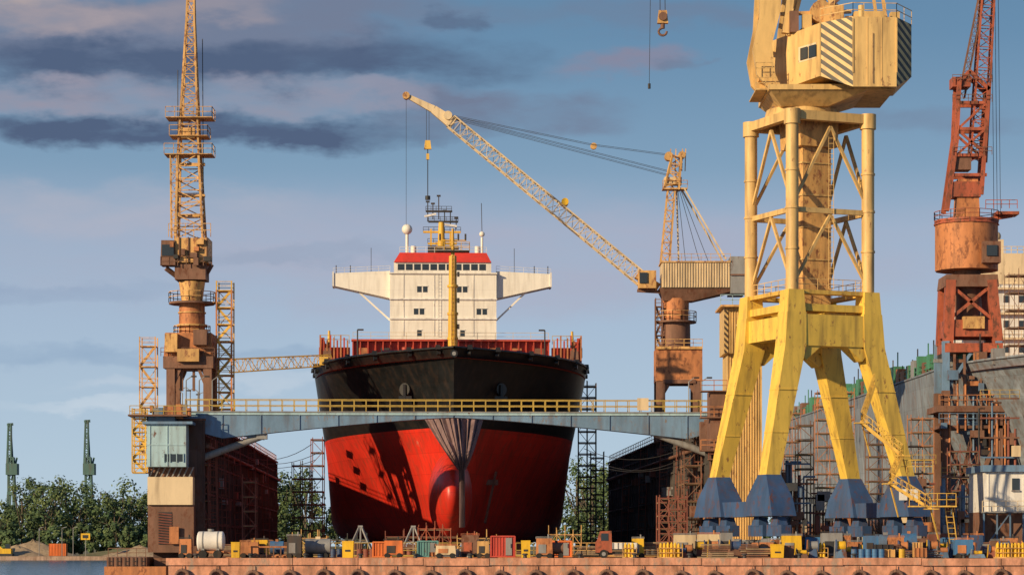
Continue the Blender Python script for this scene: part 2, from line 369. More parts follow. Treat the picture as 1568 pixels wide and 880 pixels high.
# ---------------------------------------------------------------- floating dock walls
def dockwall(name,sg,m):
    w=O(name,DOCK); w.part('wall')
    a,b=(29.,34.6); y0,y1=-15.,132.; z1=18.3
    xa,xb=(a,b) if sg>0 else (-b,-a)
    w.bb(xa,xb,y0,y1,0,z1,m)
    xi=sg*29.
    w.part('stiffeners')
    for i in range(38): w.beam((xi-sg*.12,y0+.3+i*3.95,3),(xi-sg*.12,y0+.3+i*3.95,z1-.1),.28,m)
    for z in (6.5,10,13.5,16.7): w.beam((xi-sg*.1,y0,z),(xi-sg*.1,y1,z),.22,m)
    w.bb(xa-.35,xb+.35,y0-.2,y1,z1,z1+.25,BRN)
    w.part('railings')
    w.rail([(xi,y0+14,z1+.25),(xi,y1,z1+.25)],RUS,1.1,3,.08); w.rail([(sg*34.6,y0,z1+.25),(sg*34.6,y1,z1+.25)],YEL,1.1,3,.08)
    w.part('ladders_and_pipes')
    for yy in (-11,3,9,30,60,90):
        w.ladder((xi-sg*1.0,yy,3),(xi-sg*.5,yy,z1),1.0,RDB,.9,.12,(1,0,0))
    w.tube((xi-sg*.5,y0+1,15.4),(xi-sg*.5,y1,15.4),.22,BRN)
    for i in range(24): w.box((xi-sg*.35,y0+4+i*6,R.uniform(8,17)),(.7,R.uniform(.8,2.4),R.uniform(.4,1.4)),R.choice([BRN,RDB,m,GREY]))
    return w
lw=dockwall('floating_dock_wall',-1,WALLL)
lw.part('end_cabin'); y=-15.
X=lambda px:(px-CX)*285/FP+7-.5
Z=lambda py:HC+(HY-py)*285/FP
lw.bb(X(231),X(290),y-3.4,y,Z(716),Z(652),LBL); lw.bb(X(225),X(300),y-3.8,y+.5,Z(652),Z(648),BLU)
lw.bb(X(231),X(272),y-2.4,y-.2,Z(648),Z(638),BLD); lw.bb(X(258),X(286),y-3.47,y-3.38,Z(708),Z(697),GLS)
for px in (257,266,276,286): lw.beam((X(px),y-3.5,Z(709)),(X(px),y-3.5,Z(696)),.1,LBL)
for px in (236,262): lw.beam((X(px),y-3.45,Z(715)),(X(px),y-3.45,Z(653)),.07,LBL)
lw.bb(X(231),X(290),y-3.46,y-3.4,Z(684),Z(682),LBL)
lw.bb(X(231),X(299),y-2.6,y-.003,Z(773),Z(731),CRM); lw.bb(X(231),X(299),y-1.6,y-.002,Z(731),Z(716),BRN)
for i in range(8): lw.beam((X(233+i*8.5),y-1.9,Z(731)),(X(240+i*8.5),y-1.9,Z(716)),.14,GREY)
lw.bb(X(231),X(300),y-2.2,y-.001,Z(845),Z(773),BRN); lw.bb(X(247),X(267),y-2.26,y-2.18,Z(833),Z(784),DRK)
for i in range(12): lw.beam((X(247),y-2.35,Z(786+i*4)),(X(267),y-2.2,Z(788+i*4)),.16,RDB)
lw.bb(X(264),X(278),y-2.7,y-2.5,Z(832),Z(806),RUS)
lw.bb(X(172),X(232),y-4,y+8,-.5,Z(852),BRN); lw.bb(X(170),X(262),y-5,y-2,-.5,Z(866),RUS)
for i in range(5): lw.ladder((X(178+i*12),y-4.1,0),(X(178+i*12),y-4.1,Z(852)),.4,DRK,.4,.06)
lw.rail([(X(174),y-3.8,Z(852)),(X(230),y-3.8,Z(852))],BRN,1.,1.,.07)
lw.rail([(X(205),y-.5,Z(724)),(X(231),y-.5,Z(724))],YEL,1.1,1,.08)
lw.beam((X(205),y-.5,Z(724)),(X(231),y-.5,Z(724)),.2,YEL)
lw.ladder((X(320),y+4,3),(X(320),y+4.5,16),1.2,RDB,.8,.16)
lw.rail([(X(205),y-3,Z(640)),(X(290),y-3,Z(640))],RAILY,1.2,1.2,.08); lw.bb(X(203),X(292),y-3.6,y-.5,Z(640),Z(637.5),BRN)
for i in range(9): lw.box((X(236+i*7),y-1.6,Z(640)+R.uniform(.4,.9)),(R.uniform(.3,.8),.8,R.uniform(.8,1.8)),R.choice([BLD,BRN,GREY,RUS]))
lw.stairtower(X(208),X(228),y-2.6,y-.6,Z(724),Z(642),4,YEL,.12)
lw.scaff(X(306),X(318),y+2,y+4,3,15.5,1,1,6,RDB,.12)
lw.scaff(X(366),X(386),y+6,y+9,3,11.5,1,1,5,RDB,.12)
lw.finish()
rw=dockwall('floating_dock_wall',1,WALLR)
rw.part('end_fittings'); y=-15
for i in range(8): rw.beam((29.3+i*.7,y-.2,3),(29.3+i*.7,y-.2,18),.18,BRN)
for z in (5,8,11,14): rw.rail([(29,y-.9,z),(34.6,y-.9,z)],RDB,1.1,1.1,.09); rw.bb(29,34.6,y-1,y,z-.15,z,BRN)
rw.scaff(26.6,28.6,y+3,y+9,3,17.5,1,2,7,BRN,.12)
rw.scaff(23.2,26.2,y-2,y+1,3,9,2,1,4,RDB,.11)
rw.bb(28,34.6,y-1.6,y-.3,15,18.2,BRN)
for i in range(26): rw.box((27+R.uniform(0,7.5),y-1.2-R.uniform(0,.6),R.uniform(4,18)),(R.uniform(.3,1.6),.8,R.uniform(.3,1.8)),R.choice([BRN,RUS,GREY,RDB]))
for i in range(7): rw.tube((28.5+i*.85,y-1.9,3),(28.5+i*.85,y-1.9,R.uniform(9,17)),.12,R.choice([RUS,GREY,BRN]),n=6)
rw.finish()
fl=O('dock_floor',DOCK)
fl.bb(-34.4,34.4,-16,132,.2,2.6,BRN); fl.finish()
kb=O('keel_blocks',DOCK)
for i in range(22):
    kb.box((0,8+i*6,3.2),(2.4,1.6,1.2),WOOD,0,.9); kb.box((0,8+i*6,4.2),(1.8,1.2,.8),WOOD)
    if i>3:
        for sg in (-1,1): kb.box((sg*9,8+i*6,3.6),(1.8,1.6,2.),RUS,0,.8)
kb.finish()
# gangway bridge
br=O('dock_gangway_bridge',DOCK)
br.part('girders')
yb=-13.5
def gird(x0,x1,sg):
    n=14; vs=[]
    for i in range(n+1):
        t=i/n; x=x0+(x1-x0)*t; zt=19.05+ .25*t; zb=zt-(2.7*(1-t)**1.3+.55)
        if t<.12: zb=zt-1.6-t*8
        for y in (yb-.9,yb+.9): vs+= [(x,y,zt),(x,y,zb)]
    fs=[]
    for i in range(n):
        a=4*i;b=4*i+4
        fs+=[(a,a+1,b+1,b),(a+2,b+2,b+3,a+3),(a,b,b+2,a+2),(a+1,a+3,b+3,b+1)]
    fs+=[(0,2,3,1),(4*n,4*n+1,4*n+3,4*n+2)]
    br.add(vs,fs,BLU)
    for i in range(0,n+1,2):
        a=V(vs[4*i]);b=V(vs[4*i+1]); br.beam(a+V((0,-.06,0)),b+V((0,-.06,0)),.08,BLU,.12)
    br.bb(min(x0,x1),max(x0,x1),yb-1.15,yb+1.15,19.3,19.42,GREY)
    br.bb(min(x0,x1),max(x0,x1),yb-1.05,yb-.95,19.0,19.3,LBL)
gird(-31.2,-.3,-1); gird(31.2,-.3,1)
br.part('railings')
for y in (yb-1.05,yb+1.05): br.rail([(-31,y,19.42),(31,y,19.42)],RAILY,1.35,1.35,.085)
br.part('braces')
br.tube((-30.5,yb,13.6),(-22.3,yb,16.6),.42,GREY); br.tube((31,yb,14.),(23,yb,17.),.42,GREY)
br.beam((-28,yb,17.4),(-22,yb,16.4),.5,BLU); br.box((-22.3,yb,16.6),(1.2,1.2,.7),GREY)
br.bb(20.9,22.2,yb-1.3,yb-1.15,19.6,21,CRM)
br.part('lamps')
for x in (-29.5,-28,-31,27,28.5): 
    br.tube((x,yb,19.4),(x,yb,23),.07,GREY); br.beam((x,yb,23),(x+.7,yb,23.5),.1,GREY); br.box((x+.9,yb,23.45),(.6,.3,.18),DRK)
br.finish()
cb=O('slung_cables',DOCK)
for sg,a,b,zz_,dd in ((-1,29,17,16,3.2),(-1,29,17.5,15,2.4),(-1,29,18,17,4),(1,29,17,16.5,3),(1,29,17.5,15.5,3.6),(1,29,18,14.5,2.2)):
    pr=None
    for i in range(13):
        t=i/12; p=V((sg*(a+(b-a)*t),-5+24*t,zz_-dd*4*t*(1-t)*.6))
        if pr: cb.beam(pr,p,.06,CAB)
        pr=p
cb.finish()
# ---------------------------------------------------------------- left crane
G=F(300.)
c=O('dock_crane'); c.part('portal')
for px in (266,322):
    for dy in (-2.4,2.4): c.beam(G(px,656,dy),G(px,560,dy),1.0,BRN,.9)
for dy in (-2.4,2.4): c.beam(G(266,600,dy),G(280,566,dy),.35,BRN); c.beam(G(322,600,dy),G(308,566,dy),.35,BRN)
c.bb(G(255,0).x,G(331,0).x,297,303,G(0,566).z,G(0,548).z,BRN)
c.box(G(292,530),(74*.079,5,2.9),RUS,0,.94)
c.box(G(268,528,-3),(1.5,1.2,2.2),OCH); c.box(G(294,547,-3.2),(2.6,1,1.5),OCH); c.box(G(312,520,-3),(1.6,1.4,1.8),BRN)
c.rail([G(252,548,-3.2),G(333,548,-3.2)],BRN,1.,1.2,.07)
for px in (282,300): c.beam(G(px,600,-2),G(px,566,-2),.3,BRN)
c.part('column')
c.tube(G(294,512),G(294,464),1.6,RUS,1.55,20); c.tube(G(294,500),G(294,497),1.85,OCH,n=20); c.tube(G(294,480),G(294,478),1.7,OCH,n=20)
c.ring(G(294,463),2.8,OCH,1.2,12,.08,BRN); c.ring(G(294,512),2.2,OCH,1.,12,.08)
c.tube(G(294,463),G(294,432),1.25,OCH,1.6,16)
c.part('machinery_house')
c.box(G(294,418),(3.7,3.6,1.9),BRN); c.box(G(296,386),(4.1,4.0,3.0),OCH); c.box(G(261,390,-1.2),(1.8,2.2,3.0),BRN,0,.9)
c.bb(G(252,0).x,G(270,0).x,297.6,297.75,G(0,395).z,G(0,378).z,GLS)
c.beam(G(256,412,-1),G(280,430,0),.5,BRN); c.beam(G(325,405),G(310,432),.4,BRN)
for px in (278,292,306,320): c.beam(G(px,404,-2.1),G(px,366,-2.1),.12,BRN)
c.rail([G(250,410,-2.3),G(328,410,-2.3)],BRN,1.1,1,.08); c.rail([G(262,366,-2.2),G(326,366,-2.2)],OCH,1.6,1,.08)
for i in range(8): c.box(G(R.uniform(265,325),R.uniform(370,412),-2.3),(R.uniform(.3,1.),.5,R.uniform(.3,1.)),R.choice([BRN,OCH,DRK,RUS]))
c.part('jib')
c.truss(G(292,368),G(290,238),3.3,2.5,7,OCH,.27,.12); c.truss(G(290,238),G(292,38),2.5,1.0,13,OCH,.22,.10); c.truss(G(292,38),G(293,-70),1.0,.5,6,OCH,.2,.1)
c.truss(G(270,366,-1),G(268,240,-1),.9,.8,9,OCH,.12,.07)
for py,a,b in ((238,254,327),(210,262,320),(182,256,327)):
    c.bb(G(a,0).x,G(b,0).x,298.4,301.6,G(0,py).z-.1,G(0,py).z,OCH); c.rail([G(a,py,-1.6),G(b,py,-1.6),G(b,py,1.6)],OCH,1.2,1.1,.07)
for py in (252,300,330): c.beam(G(272,py),G(314,py),.35,OCH)
c.box(G(290,206,-.8),(1.6,1.0,1.2),OCH); c.tube(G(274,110,-1),G(274,238,-1),.05,CAB); c.tube(G(310,60),G(312,366),.05,CAB)
c.part('stair_tower')
p=G(333,640); q=G(356,445); c.stairtower(p.x,q.x,299,301.5,18.5,q.z,8,YEL,.12)
p=G(210,640); q=G(234,527); c.stairtower(p.x,q.x,302,304,18.5-5,q.z,6,OCH,.1)
for px in (333,356): c.beam(G(px,640,-1),G(px,445,-1),.2,RUS)
c.bb(G(318,0).x,G(335,0).x,299,301,G(0,463).z-.1,G(0,463).z,OCH)
c.finish()
for px,py in ((276,600),(288,596),(300,598),(314,604)):
    l=O('street_lamp'); p=G(px,650,2); q=G(px,py,2); l.tube(p,q,.09,GREY,.06); l.beam(q,q+V((-.5,0,.4)),.08,GREY); l.beam(q+V((-.5,0,.4)),q+V((-1,0,.2)),.08,GREY); l.box(q+V((-1.1,0,.15)),(.5,.25,.15),DRK); l.finish()
g=O('boarding_gangway'); G=F(318.)
g.truss(G(352,560),G(500,546,6),1.1,1.0,14,YEL,.12,.07,1.7,1.4); g.bb(G(486,0).x,G(500,0).x,321,325,G(0,556).z,G(0,543).z,YEL); g.finish()
# ---------------------------------------------------------------- middle crane
G=F(340.); c=O('dock_crane'); s=340/FP
c.part('portal')
for px in (1010,1066):
    for dy in (-2.4,2.4): c.beam(G(px,677,dy),G(px,580,dy),1.2,BRN,1.0)
c.box(G(1038,560),(70*s,6,50*s),RUS); c.box(G(1038,586),(50*s,6.1,.5),BRN); c.bb(G(1003,0).x,G(1073,0).x,336.7,337,G(0,537).z,G(0,533).z,OCH)
c.beam(G(1010,610,-2.4),G(1024,586,-2.4),.5,BRN); c.beam(G(1066,610,-2.4),G(1052,586,-2.4),.5,BRN)
c.rail([G(1003,533,-3.1),G(1073,533,-3.1)],OCH,1,1.2,.07)
c.part('column')
c.tube(G(1035,535),G(1035,494),2.0,BRN,1.95,20); c.tube(G(1035,494),G(1035,458),1.75,RUS,1.8,20)
c.ring(G(1035,492),2.8,OCH,1.3,14,.08,BRN); c.stairtower(G(1003,0).x,G(1013,0).x,338.5,340,G(0,536).z,G(0,470).z,3,BRN,.1)
c.part('machinery_house')
c.hexa([G(1016,462,-1.5),G(1060,462,-1.5),G(1060,462,1.5),G(1016,462,1.5),G(1008,443,-2.4),G(1140,443,-2.4),G(1140,443,2.4),G(1008,443,2.4)],BRN)
c.bb(G(1012,0).x,G(1116,0).x,337.4,342.6,G(0,443).z,G(0,405).z,TANL)
for i in range(26): c.beam(G(1014+i*4,442,-2.65),G(1014+i*4,406,-2.65),.13,TANL)
c.bb(G(1116,0).x,G(1139,0).x,337.2,342.8,G(0,452).z,G(0,396).z,GREY); c.bb(G(1116,0).x,G(1140,0).x,337,343,G(0,424).z-.1,G(0,424).z+.1,BRN)
c.bb(G(1010,0).x,G(1118,0).x,337.2,342.8,G(0,405).z,G(0,403).z,OCH)
c.rail([G(1012,403,-2.5),G(1116,403,-2.5)],OCH,1.0,1.2,.06)
c.box(G(990,430,-1),(2.4,2.4,2.4),OCH); c.bb(G(978,0).x,G(990,0).x,337.6,337.75,G(0,436).z,G(0,420).z,GLS); c.beam(G(975,446,-1),G(1010,448,-1),.4,BRN)
c.part('mast')
c.truss(G(1018,404),G(1028,290),1.2,1.0,7,OCH,.22,.1); c.beam(G(1040,404,1),G(1036,290),.22,TANL)
c.truss(G(1028,290),G(1036,240),2.0,1.2,4,OCH,.28,.15); c.box(G(1030,278),(2.4,1.6,1.0),TANL); c.bb(G(1014,0).x,G(1052,0).x,339,341,G(0,290).z-.1,G(0,290).z+.1,OCH)
c.rail([G(1014,289,-1),G(1052,289,-1)],OCH,1.,1.,.07); c.tube(G(1024,240,-.6),G(1024,240,.6),.6,OCH,n=14); c.tube(G(1044,238,-.6),G(1044,238,.6),.5,OCH,n=14)
for px in (1026,1034,1044,1049): c.beam(G(px,262),G(px+1,228),.13,OCH)
c.beam(G(1046,290,-1.5),G(1110,400,-2),.2,TANL); c.beam(G(1046,290,1.5),G(1110,400,2),.2,TANL)
for a,b in ((1038,1050),(1040,1072),(1042,1086)): c.beam(G(a,290),G(b,404),.07,CAB)
c.part('jib')
c.truss(G(993,436),G(690,186),1.7,1.5,30,TANL,.17,.075,1.8,1.7)
c.beam(G(1008,441),G(975,420),1.0,OCH,1.2)
c.beam(G(694,190),G(664,168),1.1,TANL,1.6,.8,1.1); c.beam(G(664,168),G(619,145),.8,TANL,1.0,.5,.5)
c.tube(G(686,178,-.8),G(686,178,.8),.6,TANL,n=12); c.tube(G(622,147,-.5),G(622,147,.5),.5,OCH,n=12); c.tube(G(865,310,-1),G(865,310,1),.5,BYEL,n=12)
c.part('cables')
for p,q in (((1030,238),(908,222)),((908,222),(686,176)),((1022,268),(686,180)),((1022,262),(686,177))):
    for dy in (-.5,.5): c.beam(G(*p,dy),G(*q,dy),.05,CAB)
c.tube(G(909,224,-.3),G(909,224,.3),.45,OCH,n=12)
c.beam(G(622,150),G(622,345),.05,CAB)
for dx in (-2,2): c.beam(G(655+dx,168),G(655+dx,218),.06,CAB)
c.box(G(655,222),(1.0,.6,1.2),YEL,0,.7); c.beam(G(655,228),G(655,300),.12,CAB); c.box(G(655,240),(.4,.4,.8),YEL); c.tube(G(655,300),G(655,306),.35,DRK)
c.finish()
# ---------------------------------------------------------------- ribbed control tower on right wall
G=F(272.); s=272/FP
t=O('dock_control_tower'); t.part('upper_cabin')
t.bb(G(1104,0).x,G(1148,0).x,268,274,G(0,545).z,G(0,476).z,TAN)
for i in range(12): t.beam(G(1105+i*3.9,544,-4.05),G(1105+i*3.9,477,-4.05),.1,TAN)
t.bb(G(1124,0).x,G(1143,0).x,267.85,267.95,G(0,520).z,G(0,504).z,GLS); t.bb(G(1122,0).x,G(1145,0).x,267.88,267.98,G(0,504).z,G(0,502).z,CRM)
t.bb(G(1104,0).x,G(1110,0).x,267.84,267.93,G(0,544).z,G(0,478).z,STRP2)
t.bb(G(1098,0).x,G(1152,0).x,267,274.5,G(0,476).z,G(0,473).z,OCH); t.rail([G(1098,473,-4.6),G(1152,473,-4.6)],LBL,1.1,1,.07)
t.part('shaft')
t.bb(G(1110,0).x,G(1162,0).x,269,275,2.8,G(0,545).z,TAN)
for i in range(14): t.beam(G(1111+i*3.9,840,-3.05),G(1111+i*3.9,546,-3.05),.1,TAN)
t.bb(G(1085,0).x,G(1112,0).x,269.5,274,G(0,690).z,G(0,600).z,BRN)
for py in (600,640,690): t.rail([G(1070,py,-3),G(1110,py,-3)],RUS,1.1,1,.08); t.bb(G(1070,0).x,G(1110,0).x,269,271,G(0,py).z-.12,G(0,py).z,BRN)
t.finish()
# ---------------------------------------------------------------- big yellow portal crane
D=245.; G=F(D); s=D/FP
c=O('portal_crane')
A=V((7.95,3.3,0)); Bv=V((-3.3,7.95,0)); rz=math.atan2(3.3,7.95)
P0=G(1213,835); P0.z=0
zz=lambda py:HC+(HY-py)*s
def K(i,j,py,a=0,b=0): p=P0+A*(i+a)+Bv*(j+b); p.z=zz(py); return p
cors=((0,0),(1,0),(1,1),(0,1))
c.part('tower')
for i,j in cors:
    c.tube(K(i,j,445),K(i,j,182),.64,TAN,n=20); c.tube(K(i,j,190),K(i,j,167),.82,TAN,n=20)
    for py in (260,318,380): c.tube(K(i,j,py+1.5),K(i,j,py-1.5),.72,TAN,n=20)
for k in range(4):
    a=cors[k];b=cors[(k+1)%4]
    c.beam(K(*a,175),K(*b,175),.8,TAN,.9); c.beam(K(*a,320),K(*b,320),.38,TAN,.5)
    m0=tuple((a[q]+b[q])/2 for q in (0,1))
    c.beam(K(*a,312),K(*m0,190),.28,TAN); c.beam(K(*b,312),K(*m0,190),.28,TAN)
    c.beam(K(*a,436),K(*m0,325),.28,TAN); c.beam(K(*b,436),K(*m0,325),.28,TAN)
    c.beam(K(*a,446),K(*b,446),1.1,YEL,.4)
    c.rail([K(*a,442),K(*b,442)],TAN,1.1,1.3,.06)
m=K(.5,.5,330); c.box((m.x,m.y,(zz(215)+zz(470))/2),(3.2,3.2,zz(215)-zz(470)),OCH,rz)
c.box((m.x,m.y,(zz(165)+zz(215))/2),(4.2,4.2,zz(165)-zz(215)),OCH,rz,1.05)
c.box((m.x,m.y,zz(169)),(8,7.5,.4),BRN,rz)
c.ladder(K(.5,-.02,440),K(.5,-.02,200),.5,TAN,.5,.05)
for py in (240,290,340,390): c.box((m.x,m.y,zz(py)),(3.4,3.4,.15),TAN,rz)
c.part('portal_frame')
for k in range(4):
    a=cors[k];b=cors[(k+1)%4]
    c.beam(K(*a,470),K(*b,470),1.2,YELB,.7)
    if k!=3 and k!=1: c.beam(K(*a,505),K(*b,505),1.9,YELB,3.1)
    else: c.beam(K(*a,500),K(*b,500),1.6,YELB,2.2)
for i,j in cors:
    p=K(i,j,480); c.box((p.x,p.y,zz(463)),(2.0,2.0,2.5),YELB,rz,.85)
feet={}
def sect(p,w,d): 
    ex=A.normalized()*w/2; ey=Bv.normalized()*d/2; return [p-ex-ey,p+ex-ey,p+ex+ey,p-ex+ey]
for i,j in cors:
    sa=-.36 if i==0 else .42
    foot=K(i,j,728,sa,(-.12 if j==0 else .12)); feet[(i,j)]=foot
    top=K(i,j,478); mid=K(i,j,530,-.02 if i==0 else .02)
    c.hexa(sect(mid,2.35,2.1)+sect(top,2.1,2.0),YELB)
    c.hexa(sect(foot,1.5,1.45)+sect(mid,2.35,2.1),YELB)
    for t in (.33,.66):
        q=foot.lerp(mid,t); w=1.5+.85*t; c.hexa(sect(q-V((0,0,.05)),w+.06,w-.02)+sect(q+V((0,0,.05)),w+.06,w-.02),YELB)
    e=A.normalized()*(1 if i==0 else -1)
    c.beam(K(i,j,545)+e*.8,K(i,j,522)+e*2.6,1.6,YELB,1.0)
c.part('sill_and_feet')
for i in (0,1):
    a=feet[(i,0)];b=feet[(i,1)]
    for p in (a,b):
        q=V((p.x,p.y,zz(762))); r=V((p.x,p.y,zz(790))); c.hexa(sect(q,2.5,4.8)+sect(p+V((0,0,.05)),1.65,1.7),DBL); c.hexa(sect(r,2.7,6.0)+sect(q,2.5,4.8),DBL)
    c.beam(V((a.x,a.y,zz(779))),V((b.x,b.y,zz(779))),1.9,DBL,1.5)
p=feet[(1,0)]; c.bb(p.x-1.0,p.x-.2,p.y-3.0,p.y-2.85,zz(765),zz(748),WHT2); c.bb(p.x+.1,p.x+.9,p.y-3.0,p.y-2.85,zz(765),zz(748),WHT2)
c.part('bogies')
for p in feet.values():
    e=Bv.normalized(); o=V((p.x,p.y,0))
    for t in (-1.9,1.9):
        q=o+e*t; c.beam(q-e*1.5+V((0,0,zz(812))),q+e*1.5+V((0,0,zz(812))),1.1,DBL,1.1)
        c.box((q.x,q.y,zz(798)),(1.2,1.6,.9),DBL,rz,.7)
        for u in (-.85,.85):
            w=q+e*u; w.z=3.45; ax=A.normalized()*.75
            c.tube(w-ax,w+ax,.62,DRK,n=16); c.tube(w-ax*1.1,w+ax*1.1,.3,DBL,n=10)
            c.box((w-ax*1.3+V((0,0,.7))),(.8,.7,.9),R.choice([DBL,GREY,RUS,DRK]),rz)
    for t in (-2.6,2.6): c.box(o+A.normalized()*t*.5+V((0,-3.2,3.7)),(1.0,.9,1.3),R.choice([DBL,RUS,GREY]),rz,.8); c.tube(o+A.normalized()*t*.5+V((0,-3.3,4.4)),o+A.normalized()*t*.5+V((.7,-3.3,4.4)),.32,GREY,n=10)
c.part('stairs')
st=[G(1332,592,-3),G(1312,650,-3.4),G(1372,700,-4),G(1352,742,-4.4),G(1412,780,-5)]
for a,b in zip(st,st[1:]):
    for dy in (-.4,.4): c.beam(a+V((0,dy,0)),b+V((0,dy,0)),.14,YEL,.24)
    for dy in (-.4,.4): c.rail([a+V((0,dy,0)),b+V((0,dy,0))],YEL,1.1,.6,.055)
    c.box(b,(1.4,1.2,.1),YEL)
for p in st[1:]: c.beam(p,V((p.x+.9,p.y+.4,p.z-3.2)),.12,YEL)
c.rail([G(1365,725,-4),G(1418,725,-4)],YEL,1.2,.8,.06); c.rail([G(1380,775,-5),G(1450,775,-5)],YEL,1.2,.8,.06); c.bb(G(1380,0).x,G(1450,0).x,239.5,241,zz(777),zz(775),YEL)
c.ladder(G(1440,775,-4.5),G(1450,850,-4.5),.7,YEL,.5,.08)
c.part('slewing_platform')
mm=K(.5,.5,100)
c.tube((mm.x-.8,mm.y,zz(167)),(mm.x-.8,mm.y,zz(155)),3.7,TAN,3.5,32); c.tube((mm.x-.8,mm.y,zz(155)),(mm.x-.8,mm.y,zz(140)),2.9,BRN,2.9,32)
def prism(pts,m,fac=None):
    n=len(pts)
    lo=[V((G(px,0).x,mm.y+dy,zz(b))) for px,dy,t,b in pts]; hi=[V((G(px,0).x,mm.y+dy,zz(t))) for px,dy,t,b in pts]
    vs=lo+hi
    for i in range(n):
        j=(i+1)%n; c.add(vs,[(i,j,n+j,n+i)],(fac or {}).get(i,m))
    c.add(vs,[tuple(range(n-1,-1,-1)),tuple(range(n,2*n))],m)
c.hexa([V((G(1200,0).x,mm.y-3.5,zz(157))),V((G(1272,0).x,mm.y-3.5,zz(157))),V((G(1272,0).x,mm.y+3.5,zz(157))),V((G(1200,0).x,mm.y+3.5,zz(157))),
        V((G(1180,0).x,mm.y-5.2,zz(136))),V((G(1330,0).x,mm.y-5.2,zz(136))),V((G(1330,0).x,mm.y+5.2,zz(136))),V((G(1180,0).x,mm.y+5.2,zz(136)))],TAN)
c.bb(G(1178,0).x,G(1372,0).x,mm.y-5.3,mm.y+5.2,zz(136),zz(128),TAN)
c.part('machinery_house')
prism([(1189,0,46,128),(1254,-6.5,38,119),(1300,-8.5,35,141),(1366,-8.5,36,141),(1394,-6.3,40,120),(1390,4,40,120),(1189,5,46,128)],TAN,{1:STRP,3:STRP})
yw=mm.y
for px in (1322,1344): c.beam((G(px,0).x,yw-8.52,zz(139)),(G(px,0).x,yw-8.52,zz(37)),.05,TAN)
for (px,dy) in ((1254,-6.5),(1300,-8.5),(1366,-8.5)): c.beam((G(px,0).x,yw+dy-.03,zz(120)),(G(px,0).x,yw+dy-.03,zz(38)),.12,TAN)
c.hexa([V((G(1226,0).x,yw-3.75,zz(91))),V((G(1249,0).x,yw-6.05,zz(90))),V((G(1249,0).x,yw-5.5,zz(90))),V((G(1226,0).x,yw-3.2,zz(91))),
        V((G(1226,0).x,yw-3.75,zz(67))),V((G(1249,0).x,yw-6.05,zz(66))),V((G(1249,0).x,yw-5.5,zz(66))),V((G(1226,0).x,yw-3.2,zz(67)))],CRM)
for a,b in ((1228,1237),(1239,1248)):
    f=lambda px:yw-3.98-(px-1226)/23*2.3
    c.hexa([V((G(a,0).x,f(a),zz(88))),V((G(b,0).x,f(b),zz(87.5))),V((G(b,0).x,f(b)+.2,zz(87.5))),V((G(a,0).x,f(a)+.2,zz(88))),
        V((G(a,0).x,f(a),zz(70))),V((G(b,0).x,f(b),zz(69.5))),V((G(b,0).x,f(b)+.2,zz(69.5))),V((G(a,0).x,f(a)+.2,zz(70)))],GLS)
c.rail([V((G(1254,0).x,yw-6.5,zz(38))),V((G(1300,0).x,yw-8.5,zz(35))),V((G(1366,0).x,yw-8.5,zz(36))),V((G(1394,0).x,yw-6.3,zz(40)))],TAN,1.35,1.,.06)
c.box((G(1335,0).x,yw-3,zz(25)),(3,2.5,1.6),TAN); c.box((G(1280,0).x,yw-3,zz(20)),(2,2,2.2),OCH); c.tube((G(1318,0).x,yw-6,zz(34)),(G(1318,0).x,yw-6,zz(10)),.3,TAN)
c.beam((G(1330,0).x,yw-8.6,zz(136)),(G(1330,0).x,yw-8.6,zz(60)),.05,BRN)
c.bb(G(1160,0).x,G(1190,0).x,yw-4,yw+3,zz(133),zz(131),TAN); c.rail([V((G(1160,0).x,yw-4,zz(131))),V((G(1190,0).x,yw-4,zz(131)))],TAN,1.1,.8,.07); c.rail([V((G(1160,0).x,yw-4,zz(108))),V((G(1185,0).x,yw-4,zz(108)))],TAN,1.1,.8,.07)
c.part('jib')
pl=[(1192,142),(1163,108),(1156,70),(1166,20),(1170,-60),(1204,-60),(1199,10),(1186,60),(1190,105),(1204,135)]
for dy in (-3.4,2.6):
    n=len(pl); vs=[V((G(a,0).x,yw+dy,zz(b))) for a,b in pl]+[V((G(a,0).x,yw+dy+.7,zz(b))) for a,b in pl]
    for i in range(n): c.add(vs,[(i,(i+1)%n,n+(i+1)%n,n+i)],TAN)
    c.add(vs,[(0,1,2,8,9),(2,3,7,8),(3,6,7),(3,4,5,6),(10,19,18,12,11),(12,18,17,13),(13,17,16),(13,16,15,14)],TAN)
for py in (0,-40,60,100): c.beam((G(1176,0).x,yw-3,zz(py)),(G(1176,0).x,yw+3,zz(py)),.4,OCH)
J=lambda px,py,dy=0: V((G(px,0).x,yw+dy,zz(py)))
c.truss(J(1186,-50),J(1012,-470),4.5,1.2,16,TAN,.35,.16,3,.9)
c.part('a_frame')
for dy in (-2.6,2.6):
    c.beam(J(1208,42,dy),J(1226,-90,dy),.75,TAN); c.beam(J(1214,46,dy),J(1250,-90,dy*.6),.4,TAN); c.beam(J(1300,36,dy),J(1245,-90,dy*.6),.6,TAN); c.beam(J(1366,36,dy),J(1352,-60,dy),.3,OCH); c.beam(J(1300,-20,dy),J(1230,40,dy),.35,BRN)
c.beam(J(1200,12,-2.6),J(1310,8,-2.6),.35,OCH); c.truss(J(1236,30,-2),J(1300,30,-2),1,1,5,BRN,.14,.1); c.tube(J(1262,10,-3.4),J(1262,10,-2.4),1.1,OCH,n=16); c.ladder(J(1272,36,-3.6),J(1286,-60,-3.0),.6,OCH,.45,.08)
for px in (1220,1240,1290,1306,1350,1376): c.box(J(px,26,-3),(.9,1,R.uniform(1,2.4)),R.choice([OCH,BRN,TAN]))
c.part('hook_and_cables')
c.beam(J(999,118),J(1006,-460),.05,CAB); c.tube(J(999,120),J(999,112),.14,DRK)
for dx in (-4,4): c.beam(J(1020+dx,5),J(1016+dx*.4,-460),.07,CAB)
